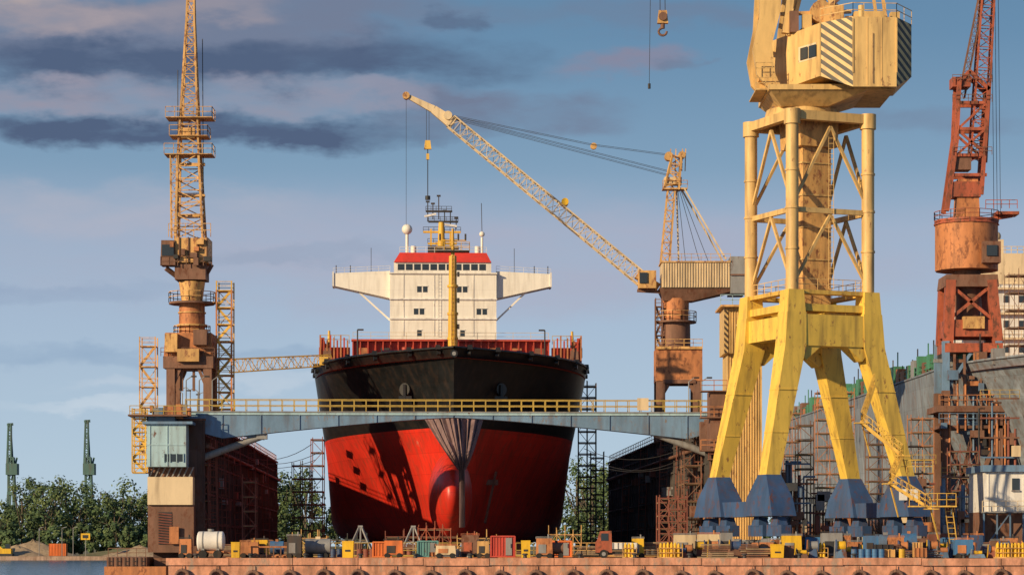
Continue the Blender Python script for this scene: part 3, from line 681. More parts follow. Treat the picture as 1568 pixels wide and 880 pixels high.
c.box(J(1020,8),(1.1,.6,1.3),OCH,0,.75); c.tube(J(1020,8,-.5),J(1020,8,.5),.42,BRN,n=14); c.tube(J(1020,18),J(1020,26),.22,BRN)
for a in range(7):
    t0=math.radians(100+a*38);t1=math.radians(138+a*38); p=J(1020,31); c.tube(p+V((.42*math.cos(t0),0,.38*math.sin(t0))),p+V((.42*math.cos(t1),0,.38*math.sin(t1))),.13,BRN,n=6)
c.finish()
# ---------------------------------------------------------------- red crane (right)
G=F(330.); s=330/FP; c=O('dock_crane')
c.part('lower_frame')
for px in (1442,1522):
    for dy in (-3,3):
        c.beam(G(px,600,dy),G(px,525,dy),.9,BLU); c.beam(G(px,845,dy),G(px,600,dy),1.0,BRN)
c.box(G(1482,628),(110*s,8,.8),BRN); c.rail([G(1430,622,-4),G(1545,622,-4)],RUS,1.3,1.2,.08)
c.rail([G(1430,650,-4),G(1545,650,-4)],BLU,1.3,1.2,.08); c.box(G(1482,655),(100*s,7,.4),BRN)
for a,b in ((1442,1482),(1522,1482)): c.beam(G(a,600,-3),G(b,540,-3),.4,BLU); c.beam(G(a,840,-3),G(b,670,-3),.5,BRN); c.beam(G(a,670,-3),G(b,760,-3),.5,BRN)
c.box(G(1484,535),(88*s,7,1.2),RED)
for px in (1455,1470,1495,1510): c.beam(G(px,620,-3.2),G(px,545,-3.2),.3,R.choice([BLU,BRN]))
for i in range(30): c.box(G(R.uniform(1430,1545),R.uniform(545,700),R.uniform(-4.3,-2)),(R.uniform(.4,2),.8,R.uniform(.4,1.6)),R.choice([BRN,RUS,BLD,DRK,GREY,BRN]))
for i in range(9): c.tube(G(1435+i*12,R.uniform(660,720),-3.6),G(1435+i*12,R.uniform(560,620),-3.6),.14,R.choice([BLU,BRN,RUS]),n=6)
c.part('pedestal')
for px,p2 in ((1446,1450),(1522,1512)):
    for dy in (-2.6,2.6): c.beam(G(px,528,dy),G(p2,432,dy),1.3,RED,1.2)
c.box(G(1483,505,0),(82*s,6,2.2),RED); c.box(G(1484,497,-3),(2.8,1,1.6),OCH); c.box(G(1482,433),(82*s,6.4,1.6),BRN,0,.95); c.beam(G(1450,490,-2.7),G(1512,440,-2.7),.4,RED); c.beam(G(1512,490,-2.7),G(1450,440,-2.7),.4,RED)
c.tube(G(1482,505),G(1482,415),1.7,BRN,n=16)
c.tube(G(1480,415),G(1480,345),4.2,RUS,4.2,12); c.tube(G(1480,345),G(1480,338),4.4,RED,4.1,12); c.ring(G(1480,338),4.3,RED,1.1,14,.08,RED)
c.box(G(1508,392,-3.8),(2.4,2,2.8),BRN); c.box(G(1508,390,-4.9),(1.4,.2,1.4),GLS)
c.part('column')
c.beam(G(1480,338),G(1480,276),3.2,RUS,2.6,2.6,2.2); c.box(G(1478,292),(3.6,3,2),RED)
for dy in (-1.3,1.3):
    c.beam(G(1447,325,dy),G(1462,215,dy),.6,RED); c.beam(G(1462,215,dy),G(1466,128,dy),.55,RED); c.beam(G(1466,128,dy),G(1482,112,dy),.5,RED)
    c.beam(G(1500,300,dy),G(1512,130,dy),.5,RED); c.beam(G(1482,112,dy),G(1512,140,dy),.5,RED)
    for py in (160,200,240,270): c.beam(G(1458+(270-py)*.04,py,dy),G(1508,py,dy),.4,RED)
    c.beam(G(1462,240,dy),G(1506,200,dy),.3,RED); c.beam(G(1462,200,dy),G(1508,240,dy),.3,RED); c.beam(G(1464,200,dy),G(1508,160,dy),.3,RED)
for py in (160,240,130): c.rail([G(1455,py,-1.8),G(1515,py,-1.8)],BRN,1.,1.,.07)
c.box(G(1470,128),(2.4,2.6,1.3),RED); c.box(G(1472,252),(2.2,2.4,1.7),BRN)
c.part('jib')
c.truss(G(1496,250),G(1516,-70),2.1,1.5,20,RED,.24,.1); c.truss(G(1472,150),G(1510,-40),.8,.7,14,BRN,.14,.07)
for a in (1522,1527,1532): c.beam(G(a,330),G(a-4,-60),.06,CAB)
c.box(G(1540,328),(3.,3,.4),RED); c.rail([G(1505,322,-2),G(1553,322,-2)],RED,1.1,1,.08)
c.beam(G(1500,338),G(1550,330),.5,RED)
c.finish()
# ---------------------------------------------------------------- second ship
s2=O('docked_ship',DOCK)
g2,hb2,ys2=hull(s2,83.,4,17.,190,4.6,28.5,8.,HGRY,BRN,38,68)
s2.part('deck_gear')
for i in range(44):
    y=20+i*3.7; x=83-hb2(y,28.4)+1.2
    s2.box((x,y,29+R.uniform(-.5,.6)),(1.6,R.uniform(1,3),R.uniform(1,3.6)),R.choice([GRND,GRND,BRN,RUS,GREY]))
    s2.beam((x,y,28),(x,y,30+R.uniform(0,3)),.16,R.choice([GRND,DRK]))
for y0 in (30,70,110,150): s2.rail([(66.5,y0,28),(66.5,y0+36,28)],GRND,1.3,2,.12)
s2.part('superstructure')
s2.bb(83,103,95,112,27,46,WHT2)
for z in (33,37,41,45): s2.bb(82,103,94,95.2,z,z+.3,CRM); s2.rail([(82,94,z+.3),(98,94,z+.3)],CRM,1.1,1.4,.08)
for z in (31,35,39,43):
    for x in (84.5,87,89.5,92,94.5): s2.bb(x,x+.9,94.9,95.1,z,z+1.1,GLS)
s2.bb(84,100,96,108,46,51,CRM); s2.rail([(84,96,51),(100,96,51)],CRM,1.1,1.,.1); s2.bb(88.5,90.5,99,101,51,53.6,CRM); s2.ball((89.5,100,54.2),.8,TANL)
s2.finish()
def scaf(px0,px1,D,zb,py,nx,nz,m,dep=3,r=.11):
    o=O('scaffold_tower'); g=F(D); o.scaff(g(px0,0).x,g(px1,0).x,D,D+dep,zb,g(0,py).z,nx,1,nz,m,r); o.finish()
scaf(447,474,345,2.6,712,2,7,GRNS); scaf(476,494,330,2.6,672,1,9,RDB)
scaf(886,913,352,2.6,590,2,15,GRNS); scaf(905,925,375,2.6,700,1,8,GRNS)
scaf(1252,1308,330,2.8,600,3,12,RUS,3,.09); scaf(1330,1372,318,2.8,660,2,10,BRN); scaf(1395,1430,322,2.8,640,2,10,RUS,3,.09)
scaf(1010,1052,268,2.8,762,3,5,RDB,2); scaf(1222,1246,300,2.8,650,1,9,BRN); scaf(1545,1575,345,2.8,420,2,16,BRN,3,.08); scaf(1200,1226,345,2.8,632,2,10,RUS,3,.08); scaf(1455,1500,304,2.8,690,3,8,RDB,2,.09)
for a,b,D,t0 in ((1200,1240,292,700),(1240,1330,296,745),(1360,1432,300,700),(1440,1500,296,720),(1500,1560,318,600)):
    o=O('pipe_manifold'); g=F(D)
    for i in range(int((b-a)/5)):
        px=a+i*5+R.uniform(-1,1); h=R.uniform(t0,800); o.tube(g(px,850),g(px,h),R.uniform(.08,.26),R.choice([BRN,RUS,BLD,GREY,RDB,DRK]),n=8)
        if R.random()<.5: o.tube(g(px,h),g(px+R.uniform(6,20),h,.3),.14,R.choice([BRN,RUS,BLD,GREY]),n=6)
        if R.random()<.6: o.box(g(px,R.uniform(h,835),-.5),(R.uniform(.4,1.6),.7,R.uniform(.4,2)),R.choice([BRN,RUS,BLD,GREY,RDB,TANL]))
    for k in range(4): o.beam(g(a,t0+k*30+10,-.4),g(b,t0+k*30+10,-.4),.2,R.choice([BRN,BLD,RDB]))
    o.rail([g(a,t0+10,-.5),g(b,t0+10,-.5)],RAILY,1.1,1.2,.06)
    o.finish()
# ---------------------------------------------------------------- site office
G=F(256.); o=O('site_office'); o.part('walls')
o.bb(G(1506,0).x,G(1600,0).x,256,264,2.85,G(0,783).z,BRN); o.bb(G(1506,0).x,G(1600,0).x,255.5,264,G(0,783).z,G(0,722).z,WHT2)
o.part('roof'); o.bb(G(1502,0).x,G(1604,0).x,255,264.4,G(0,722).z,G(0,712).z,BLU)
o.part('windows')
for px in (1548,1575): o.bb(G(px,0).x,G(px+11,0).x,255.4,255.55,G(0,750).z,G(0,732).z,GLS); o.bb(G(px-1,0).x,G(px+12,0).x,255.3,255.6,G(0,752).z,G(0,750).z,GREY)
for px in (1512,1525,1538,1566): o.beam(G(px,783,-.55),G(px,722,-.55),.06,WHT2)
o.rail([G(1500,783,-1.5),G(1590,783,-1.5)],CRM,1.1,1.2,.06); o.bb(G(1500,0).x,G(1590,0).x,254,255.4,G(0,785).z,G(0,783).z,GREY)
for i in range(5): o.beam(G(1502+i*20,848,-1.6),G(1502+i*20,785,-1.6),.16,BLD)
o.beam(G(1502,840,-1.6),G(1542,785,-1.6),.12,BLD)
o.finish()
# ---------------------------------------------------------------- quay
q=O('quay'); q.part('deck'); xl=(258-CX)*230/FP
q.bb(xl,260,230.4,284,.0,2.8,CONC); q.part('coping')
x=xl-.2
while x<90:
    w=R.uniform(5.5,7.5); j=R.uniform(-.03,.04); q.bb(x,x+w-.06,229.7+j,230.4,2.2+j,2.86+j*.8,CONR); x+=w
q.bb(x,260,229.7,230.4,2.25,2.86,CONR)
q.part('face'); q.bb(xl,260,229.9,230.4,-1,2.2,CONR)
q.part('fenders')
for i in range(40):
    x=xl+1.2+i*3.3+R.uniform(-.2,.2); z=1.08+R.uniform(-.1,.1); n=12
    for a in range(n):
        t0=math.pi*2*a/n;t1=math.pi*2*(a+1)/n
        q.tube((x+.6*math.cos(t0),229.6,z+.6*math.sin(t0)),(x+.6*math.cos(t1),229.6,z+.6*math.sin(t1)),.19,FEN,n=6,cap=False)
    q.beam((x,229.66,z+.6),(x,229.68,2.2),.06,BRN)
q.part('crane_rail')
q.bb(xl,200,240,240.15,2.804,2.9,RUS); q.bb(xl,200,250,250.15,2.804,2.9,RUS)
q.finish()
rg=O('shipyard_ground'); rg.bb(38,400,284.01,700,.1,2.6,CONC); rg.finish()
Z0=2.8
def X_(px,D=238.): return (px-CX)*D/FP
for px in range(300,1560,84):
    b=O('mooring_bollard'); x=X_(px,231.3); b.tube((x,231.3,2.8),(x,231.3,3.15),.2,DRK,.16); b.tube((x,231.3,3.15),(x,231.3,3.3),.3,BYEL if px%3 else DRK,.22); b.finish()
for x0,x1,D,m in ((440,735,252,RAILY),(735,900,256,RAILY),(870,1010,250,OCH)):
    o=O('guard_rail'); o.rail([(X_(x0,D),D,2.8),(X_(x1,D),D,2.8)],m,1.5,1.6,.07); o.beam((X_(x0,D),D,3.0),(X_(x1,D),D,3.0),.15,m); o.finish()
def bin_(px,w,h,D=234,m=BYEL):
    o=O('waste_bin'); x=X_(px,D); o.box((x,D,2.8+h/2+.08),(w,w,h),m,0,1.08); o.bb(x-w*.56,x+w*.56,D-w*.56,D+w*.56,2.88+h,2.96+h,m); o.box((x,D-.02-w/2,2.8+h*.5),(w*.5,.06,h*.12),DRK)
    for a in (-1,1): o.tube((x+a*w*.35,D-.2,2.88),(x+a*w*.35,D+.2,2.88),.08,DRK)
    o.finish()
bin_(361,.75,1.4);bin_(533,1.0,1.5);bin_(805,.8,1.55);bin_(1190,1.1,1.2)
# small tool containers with corrugated sides and doors
def cont(px,w,h,D,m):
    o=O('tool_container'); x=X_(px,D); d=2.2
    o.part('shell'); o.bb(x-w/2,x+w/2,D,D+d,2.95,2.95+h,m)
    n=int(w/.28)
    for i in range(1,n): o.beam((x-w/2+i*w/n,D-.03,3.05),(x-w/2+i*w/n,D-.03,2.85+h),.11,m,.07)
    o.part('frame')
    for a in (-1,1): o.beam((x+a*w/2,D-.05,2.85),(x+a*w/2,D-.05,2.98+h),.16,m)
    for zq in (2.92,2.96+h): o.beam((x-w/2,D-.05,zq),(x+w/2,D-.05,zq),.14,m)
    o.part('door'); o.bb(x+w*.12,x+w*.38,D-.12,D-.06,3.05,2.8+h,GREY); o.beam((x+w*.34,D-.15,3.8),(x+w*.34,D-.15,4.2),.06,DRK)
    o.finish()
for px,w,h,D,m in ((770,2.4,2.0,250,CRED),(398,2.6,1.6,252,BRN),(655,2.0,1.5,247,CTEA),(858,2.2,1.5,246,BORG),(1282,2.8,2.2,252,TANL),(1462,2.6,1.8,246,CBLU),(1388,2.2,2.3,254,TANL),(1072,2.0,1.6,247,CBLU),(585,1.8,1.4,244,BORG)): cont(px,w,h,D,m)
for px,D in ((552,262),(633,264)):
    o=O('steel_trestle'); x=X_(px,D); z=Z0
    for a in (-1,1):
        for b in (-1,1): o.beam((x+a*1.5,D+b*1.2,z),(x+a*.12,D+b*.2,z+3.2),.16,GREY)
        o.beam((x-1.3,D+a*1.05,z+.5),(x+1.3,D+a*1.05,z+.5),.12,GREY); o.beam((x-.75,D+a*.6,z+1.6),(x+.75,D+a*.6,z+1.6),.1,GREY); o.beam((x,D+a*1.0,z+.5),(x,D+a*.3,z+3.1),.1,GREY)
    o.box((x,D,z+3.25),(.5,.7,.2),GREY); o.finish()
for a,b,D,h,m in ((590,700,268,2.2,RDB),(640,690,262,3.0,RED),(700,760,262,2.,OCH),(840,890,262,2.4,OCH),(500,560,266,1.9,GRNS),(445,500,258,2.,OCH)):
    o=O('low_scaffold'); o.scaff(X_(a,D),X_(b,D),D,D+2,Z0,Z0+h,4,1,2,m,.08); o.finish()
def rack(px,n,D=237):
    o=O('gas_cylinder_rack'); x=X_(px,D)
    w=n*.34
    for i in range(n):
        for j in range(2):
            a=x+i*.34; hh=R.uniform(-.08,.05); o.tube((a,D+j*.35,2.95),(a,D+j*.35,4.1+hh),.14,BYEL,n=8); o.tube((a,D+j*.35,4.1+hh),(a,D+j*.35,4.3+hh),.14,BYEL,.05,8)
    o.bb(x-.3,x+w,D-.3,D+.65,2.8,2.95,OCH); o.rail([(x-.3,D-.25,2.9),(x+w,D-.25,2.9)],OCH,.9,.7,.06); o.finish()
for px,n in ((1012,6),(1240,5),(1528,8),(958,3)): rack(px,n)
def machine(px,w,h,m,D=240,m2=DRK,round_=False):
    o=O('welding_machine'); x=X_(px,D); d=1.3
    o.bb(x-w/2,x+w/2,D-d/2,D+d/2,3.05,3.15,DRK)
    if round_: o.tube((x-w/2,D,3.2+h/2),(x+w/2,D,3.2+h/2),h/2,m,n=16); o.box((x,D,3.2+h),(w*.2,.4,.4),m2)
    else:
        o.box((x,D,3.15+h/2),(w,d,h),m,0,.93); o.bb(x-w*.35,x+w*.1,D-d/2-.04,D-d/2+.1,3.3,3.2+h*.6,m2); o.tube((x+w*.25,D,3.1+h),(x+w*.25,D,3.55+h),.08,m2)
        o.rail([(x-w/2,D-.5,3.1+h),(x+w/2,D-.5,3.1+h)],m2,.2,.8,.05)
    for a in (-.32,.32):
        for b in (-1,1): o.tube((x+a*w,D+b*d*.55-.1,3.05),(x+a*w,D+b*d*.55+.1,3.05),.26,RUB,n=12)
    o.finish()
machine(285,1.2,1.5,RUS,238); machine(451,1.4,1.8,DRK,238,GREY); machine(487,2.4,1.5,GREY,240,CRM,True)
machine(720,1.8,1.9,BRN,243,RED); machine(740,1.2,1.3,OCH,240); machine(1545,1.6,1.6,RUS,241)
o=O('water_bowser'); x=X_(323,236); D=236
o.part('tank'); o.tube((x-1.1,D,4.45),(x+1.1,D,4.45),.92,WHT2,n=24); o.ball((x-1.1,D,4.45),(.25,.92,.92),WHT2,16,10); o.ball((x+1.1,D,4.45),(.25,.92,.92),WHT2,16,10); o.tube((x,D,5.3),(x,D,5.6),.3,GREY,n=12)
for a in (-.7,.7): o.tube((x+a-.06,D,4.45),(x+a+.06,D,4.45),.95,GREY,n=24)
o.part('chassis'); o.bb(x-1.3,x+1.3,D-.6,D+.6,3.3,3.5,RUS); o.beam((x+1.3,D,3.4),(x+2.2,D,3.2),.12,RUS)
for a in (-.7,.7):
    for b in (-1,1): o.tube((x+a,D+b*.75-.12,3.2),(x+a,D+b*.75+.12,3.2),.4,RUB,n=16)
    o.box((x+a,D,3.6),(.3,1.3,.3),GREY)
o.finish()
for i in range(26):
    px=1050+i*20+R.uniform(-6,6); machine(px,R.uniform(1.0,2.6),R.uniform(.8,2.1),R.choice([DBL,CBLU,BLD,BRN,RUS,GREY,TANL,RDB,BORG,BYEL]),R.uniform(236,246),R.choice([DRK,GREY,RUS]),R.random()<.2)
for i in range(9):
    px=R.choice([390,420,470,600,640,690,840,880,985])+R.uniform(-12,12); machine(px,R.uniform(1.0,2.),R.uniform(.8,1.6),R.choice([CBLU,BRN,RUS,GREY,TANL,RDB,BORG,BYEL]),R.uniform(238,248),R.choice([DRK,GREY,RUS]),R.random()<.2)
for i in range(26):
    px=1040+i*20+R.uniform(-9,9); D=R.uniform(235,243); o=O('winch_gear'); x=X_(px,D); h=R.uniform(.6,1.5)
    o.box((x,D,2.85+h*.3),(R.uniform(.8,1.6),.9,h*.6),R.choice([DBL,BLD,BRN,RDB]),R.uniform(-.2,.2),.8); o.tube((x-.4,D-.1,2.9+h*.75),(x+.4,D-.1,2.9+h*.75),.3*h,R.choice([GREY,DBL,BYEL,RUS]),n=12)
    for a in (-.45,.45): o.tube((x+a-.04,D-.1,2.9+h*.75),(x+a+.04,D-.1,2.9+h*.75),.42*h,R.choice([DRK,DBL]),n=14)
    o.beam((x-.6,D+.3,2.85),(x-.5,D+.3,3.1+h),.09,R.choice([BYEL,GREY,RUS])); o.finish()
for i in range(95):
    px=R.uniform(275,1560); D=R.uniform(243,262)
    if 1085<px<1215 or 1300<px<1420: D=R.uniform(233,236)
    x=X_(px,D); w=R.uniform(.6,2.2); h=R.uniform(.3,1.4); m=R.choice([WOOD,BRN,RUS,GREY,DRK,OCH,DBL,CONC,RDB,BRN,BYEL,CBLU])
    k=R.random()
    if k<.35:
        o=O('timber_stack'); 
        for k in range(int(h/.18)+1): o.box((x+R.uniform(-.08,.08),D,2.9+k*.2),(w*R.uniform(1.3,2),.9,.13),R.choice([WOOD,BRN]))
        o.box((x-w*.6,D,2.83),(.12,.8,.07),WOOD)
    elif k<.7:
        o=O('storage_crate'); o.box((x,D,2.95+h/2),(w,1,h),m,R.uniform(-.25,.25))
        for k in range(4): o.box((x-w/2+w*k/3,D-.6,2.95+h/2),(.07,.05,h+.04),m)
        o.box((x,D,2.86),(w,.9,.12),WOOD)
    else:
        o=O('oil_drum')
        for j in range(R.randint(1,4)):
            a=x+j*.62; o.tube((a,D,2.82),(a,D,3.7),.29,m,n=14)
            for zq in (2.84,3.12,3.4,3.68): o.tube((a,D,zq-.015),(a,D,zq+.015),.31,m,n=14)
    o.finish()
o=O('pipe_stack')
for i in range(9):
    o.tube((X_(385,239),239+i*.22,2.95+.1*(i%2)),(X_(440,239),239+i*.22,2.95+.1*(i%2)),.11,RUS,n=8)
for i in range(6): o.beam((X_(385+i*11,238),238.6,2.8),(X_(385+i*11,238),238.6,3.9),.12,BRN)
o.beam((X_(383,238),238.6,3.9),(X_(442,238),238.6,3.9),.16,RUS); o.finish()
o=O('flatbed_truck'); D=240; x0=X_(912,D); z=2.8
o.part('cab'); vs=[(0,0),(0,1.0),(.15,1.15),(.45,2.05),(1.5,2.1),(1.55,0)]
n=len(vs); P=[V((x0+a*1.0,D-.95,z+.55+b)) for a,b in vs]+[V((x0+a,D+.95,z+.55+b)) for a,b in vs]
o.add(P,[(i,(i+1)%n,n+(i+1)%n,n+i) for i in range(n)]+[tuple(range(n)),tuple(range(2*n-1,n-1,-1))],RED)
o.bb(x0+.5,x0+1.2,D-.98,D-.93,z+1.7,z+2.4,GLS)
o.part('bed'); o.bb(x0+1.6,x0+4.0,D-1,D+1,z+.75,z+.9,DRK); o.bb(x0+1.6,x0+4.0,D-1.03,D-.97,z+.9,z+1.5,WHT2); o.bb(x0+1.6,x0+4.0,D+.97,D+1.03,z+.9,z+1.5,WHT2); o.bb(x0+3.95,x0+4.03,D-.96,D+.96,z+.9,z+1.5,WHT2)
for k in range(6): o.beam((x0+1.65+k*.46,D-1.06,z+.9),(x0+1.65+k*.46,D-1.06,z+1.5),.07,GREY)
o.bb(x0,x0+4,D-.7,D+.7,z+.4,z+.6,DRK)
o.part('wheels')
for a in (.75,3.2):
    for b in (-1,1): o.tube((x0+a,D+b*.95-.15,z+.42),(x0+a,D+b*.95+.15,z+.42),.42,RUB,n=18); o.tube((x0+a,D+b*.95-.17,z+.42),(x0+a,D+b*.95+.17,z+.42),.2,GREY,n=12)
o.finish()
# ---------------------------------------------------------------- far shore
def flat(name,x0,x1,y0,y1,z,m):
    o=O(name); o.add([(x0,y0,z),(x1,y0,z),(x1,y1,z),(x0,y1,z)],[(0,1,2,3)],m); o.finish()
GR=mat('shore_grass',(.15,.15,.07),.95,var=.4,scale=.05,rust=.5,rustcol=(.22,.16,.10),stretch=1)
SND=mat('sand_pile',(.40,.30,.19),.95,var=.3,scale=.2,bump=.4)
o=O('ground'); o.add([(-4000,692,1.1),(4000,692,1.1),(12000,15000,1.1),(-12000,15000,1.1)],[(0,1,2,3)],GR); o.bb(-1200,1200,690.4,692,-1,1.1,CONC); o.finish()
wm=bpy.data.materials.new('harbour_water'); wm.use_nodes=True; nt=wm.node_tree; b=nt.nodes['Principled BSDF']; b.inputs['Base Color'].default_value=(.012,.06,.14,1); b.inputs['Roughness'].default_value=.15
g=N(nt,'ShaderNodeNewGeometry'); mp=N(nt,'ShaderNodeMapping'); mp.inputs['Scale'].default_value=(.6,.35,1); nn=N(nt,'ShaderNodeTexNoise'); nn.inputs['Scale'].default_value=1.; nn.inputs['Detail'].default_value=4; bp=N(nt,'ShaderNodeBump'); bp.inputs['Strength'].default_value=1; bp.inputs['Distance'].default_value=.7
nt.links.new(g.outputs['Position'],mp.inputs[0]); nt.links.new(mp.outputs[0],nn.inputs['Vector']); nt.links.new(nn.outputs['Fac'],bp.inputs['Height']); nt.links.new(bp.outputs[0],b.inputs['Normal'])
flat('water',-4000,4000,-300,691,0,wm)
for px,w,h,D,m in ((45,14,4.6,705,SND),(20,10,3.2,700,SND),(185,16,2.4,710,GR),(210,12,3.,704,SND)):
    o=O('gravel_mound'); cx=(px-CX)*D/FP; n=18;k=8; vs=[];fs=[]
    for j in range(k+1):
        for i in range(n):
            a=2*math.pi*i/n; r=w*j/k; hh=h*(1-j/k)**1.1*(1+R.uniform(-.12,.12)); vs.append((cx+r*math.cos(a),D+5+.6*r*math.sin(a),1.0+hh))
    for j in range(k):
        for i in range(n): fs.append((j*n+i,(j+1)*n+i,(j+1)*n+(i+1)%n,j*n+(i+1)%n))
    o.add(vs,fs,m,True); o.finish()
D=698; o=O('shipping_container'); x=(88-CX)*D/FP; o.bb(x-2.4,x+2.4,D,D+2.4,1.15,4.6,BORG)
for i in range(12): o.beam((x-2.3+i*.42,D-.05,1.2),(x-2.3+i*.42,D-.05,4.5),.12,BORG)
o.finish()
o=O('excavator'); x=(8-CX)*D/FP; o.bb(x-1.6,x+1.6,D,D+2.4,1.7,3.2,BYEL); o.bb(x-2,x+2,D-.1,D+2.5,1.1,1.8,DRK); o.bb(x,x+1.3,D,D+1.2,3.2,4.5,GLS); o.beam((x-1,D+1,3),(x-4,D+1,5.6),.5,BYEL); o.beam((x-4,D+1,5.6),(x-5.5,D+1,2.6),.4,BYEL); o.box((x-5.5,D+1,2.2),(1,.9,.9),DRK); o.finish()
o=O('traffic_sign'); x=(131-CX)*D/FP; o.beam((x,D,1),(x,D,6.4),.16,GREY); o.box((x,D-.1,6.6),(2.6,.15,1.8),BYEL); o.box((x,D-.2,6.6),(1.6,.05,.9),DRK); o.finish()
for px in (60,95,112): 
    l=O('street_lamp'); x=(px-CX)*D/FP; l.tube((x,D,1),(x,D,9),.12,GREY,.08,6); l.beam((x,D,9),(x+1.3,D,9.3),.12,GREY); l.finish()
FG=mat('faded_green_crane',(.07,.15,.14),.7,var=.2)
for px,top in ((18,648),(136,643)):
    D=880; g=F(D); c=O('harbour_crane'); 
    c.part('portal')
    for a in (-1,1):
        for b2 in (-2,2): c.beam(g(px+a*7,838,b2),g(px+a*4,757,b2),.7,FG)
    c.box(g(px,755),(2.6,4,1.2),FG); c.part('tower'); c.truss(g(px,755),g(px-1,700),2.2,1.8,5,FG,.5,.3); c.box(g(px+1,718),(4,4,4),FG); c.beam(g(px,735),g(px+8,700),.6,FG); c.beam(g(px-2,712),g(px+9,712),.8,FG)
    c.part('jib'); c.truss(g(px-4,722),g(px-3,top),1.6,1.0,10,FG,.4,.25); c.beam(g(px+3,720),g(px-1,top+4),.3,FG); c.beam(g(px-7,top+2),g(px+2,top+1),.9,FG); c.finish()
def leafm(n,c): return mat(n,c,.85,var=.35,scale=.12,dirt=0,stretch=1)
LM=[leafm('foliage_dark',(.045,.085,.035)),leafm('foliage_mid',(.075,.12,.045)),leafm('foliage_light',(.115,.155,.055))]
BARK=mat('bark',(.10,.08,.06),.9)
def trees(name,lst):
    o=O(name)
    for px,py,D in lst:
        h=HC+(HY-py)*D/FP-1.1; x=(px-CX)*D/FP; z0=1.1; cw=h*R.uniform(.26,.36)
        o.part('trunks'); o.tube((x,D,z0),(x+R.uniform(-.5,.5),D,z0+h*.75),h*.022,BARK,h*.008,6)
        for i in range(5):
            a=R.uniform(0,6.28); o.tube((x,D,z0+h*R.uniform(.25,.5)),(x+math.cos(a)*cw*.7,D+math.sin(a)*cw*.7,z0+h*R.uniform(.55,.85)),h*.009,BARK,h*.004,5)
        o.part('foliage'); 
        for k in range(26):
            a=R.uniform(0,6.28); v=R.uniform(-1,1); rr=R.uniform(.45,1)**.6; w=math.sqrt(1-v*v)
            cc=V((x+math.cos(a)*w*cw*rr,D+math.sin(a)*w*cw*rr,z0+h*.53+v*h*.42*rr)); cr=cw*R.uniform(.2,.38)
            base=R.choice([0,1,1,2])
            for q in range(46):
                d=V((R.gauss(0,1),R.gauss(0,1),R.gauss(0,1))).normalized()*cr*R.uniform(.35,1.1); p=cc+d
                nrm=(d.normalized()+V((R.uniform(-.5,.5),R.uniform(-.9,.2),R.uniform(0,.8)))).normalized()
                t=nrm.cross(V((R.uniform(-1,1),R.uniform(-1,1),R.uniform(-1,1)))).normalized(); bb=nrm.cross(t); sz=R.uniform(.25,.6)
                o.add([p-t*sz,p+bb*sz*.8,p+t*sz,p-bb*sz*.7],[(0,1,2,3)],LM[min(2,max(0,base+R.choice([-1,0,0,1])))])
    o.finish()
tl=[]
for px in range(-30,236,13):
    if px<28: t=R.uniform(756,775)
    elif px<118: t=R.uniform(716,734)
    elif px<150: t=R.uniform(752,764)
    else: t=R.uniform(728,756)
    tl.append((px+R.uniform(-5,5),t,R.uniform(735,800)))
for px in range(-30,236,16): tl.append((px+R.uniform(-5,5),R.uniform(795,818),R.uniform(718,735)))
trees('distant_trees',tl)
trees('distant_trees',[(px+R.uniform(-4,4),R.uniform(704,722),R.uniform(740,790)) for px in range(405,470,12)]+[(px,R.uniform(690,716),R.uniform(740,790)) for px in range(884,950,12)]+[(px,R.uniform(755,780),R.uniform(740,790)) for px in range(320,1500,30)])
# ---------------------------------------------------------------- camera, light, world
cam=bpy.data.cameras.new('camera'); co=bpy.data.objects.new('camera',cam); bpy.context.collection.objects.link(co)
co.location=(0,0,HC); co.rotation_euler=(math.radians(90),0,0); cam.sensor_width=36; cam.lens=FP/1568*36; cam.shift_y=(HY-440)/1568; cam.clip_end=30000; cam.clip_start=1
bpy.context.scene.camera=co
EL=math.radians(19); AZ=math.radians(49)
d=V((-math.sin(AZ)*math.cos(EL),-math.cos(AZ)*math.cos(EL),math.sin(EL)))
sl=bpy.data.lights.new('sun','SUN'); sl.energy=5.; sl.angle=math.radians(.6); sl.color=(1,.77,.47); so=bpy.data.objects.new('sun',sl); so.rotation_euler=d.to_track_quat('Z','Y').to_euler(); so.location=(0,0,100); bpy.context.collection.objects.link(so)
w=bpy.data.worlds.new('World'); bpy.context.scene.world=w; w.use_nodes=True; nt=w.node_tree; L=nt.links
w.cycles.sampling_method='MANUAL'; w.cycles.sample_map_resolution=256
bg=nt.nodes['Background']; bg.inputs['Strength'].default_value=.1
sky=N(nt,'ShaderNodeTexSky',sky_type='NISHITA'); sky.sun_disc=False; sky.sun_elevation=EL; sky.sun_rotation=math.pi+AZ; sky.air_density=1.; sky.dust_density=.6; sky.ozone_density=2.
tc=N(nt,'ShaderNodeTexCoord'); sp=N(nt,'ShaderNodeSeparateXYZ'); L.new(tc.outputs['Generated'],sp.inputs[0])
az=N(nt,'ShaderNodeMath',operation='ARCTAN2'); L.new(sp.outputs[0],az.inputs[0]); L.new(sp.outputs[1],az.inputs[1])
cv=N(nt,'ShaderNodeCombineXYZ'); L.new(az.outputs[0],cv.inputs[0]); L.new(sp.outputs[2],cv.inputs[1])
def noise(sc,stre,det=6,ro=.55,loc=(0,0,0)):
    m=N(nt,'ShaderNodeMapping'); m.inputs['Scale'].default_value=(1,1,stre); m.inputs['Location'].default_value=loc; L.new(tc.outputs['Generated'],m.inputs[0])
    n=N(nt,'ShaderNodeTexNoise'); n.inputs['Scale'].default_value=sc; n.inputs['Detail'].default_value=det; n.inputs['Roughness'].default_value=ro; L.new(m.outputs[0],n.inputs['Vector']); return n
wn=noise(12,2.4,6,.58)
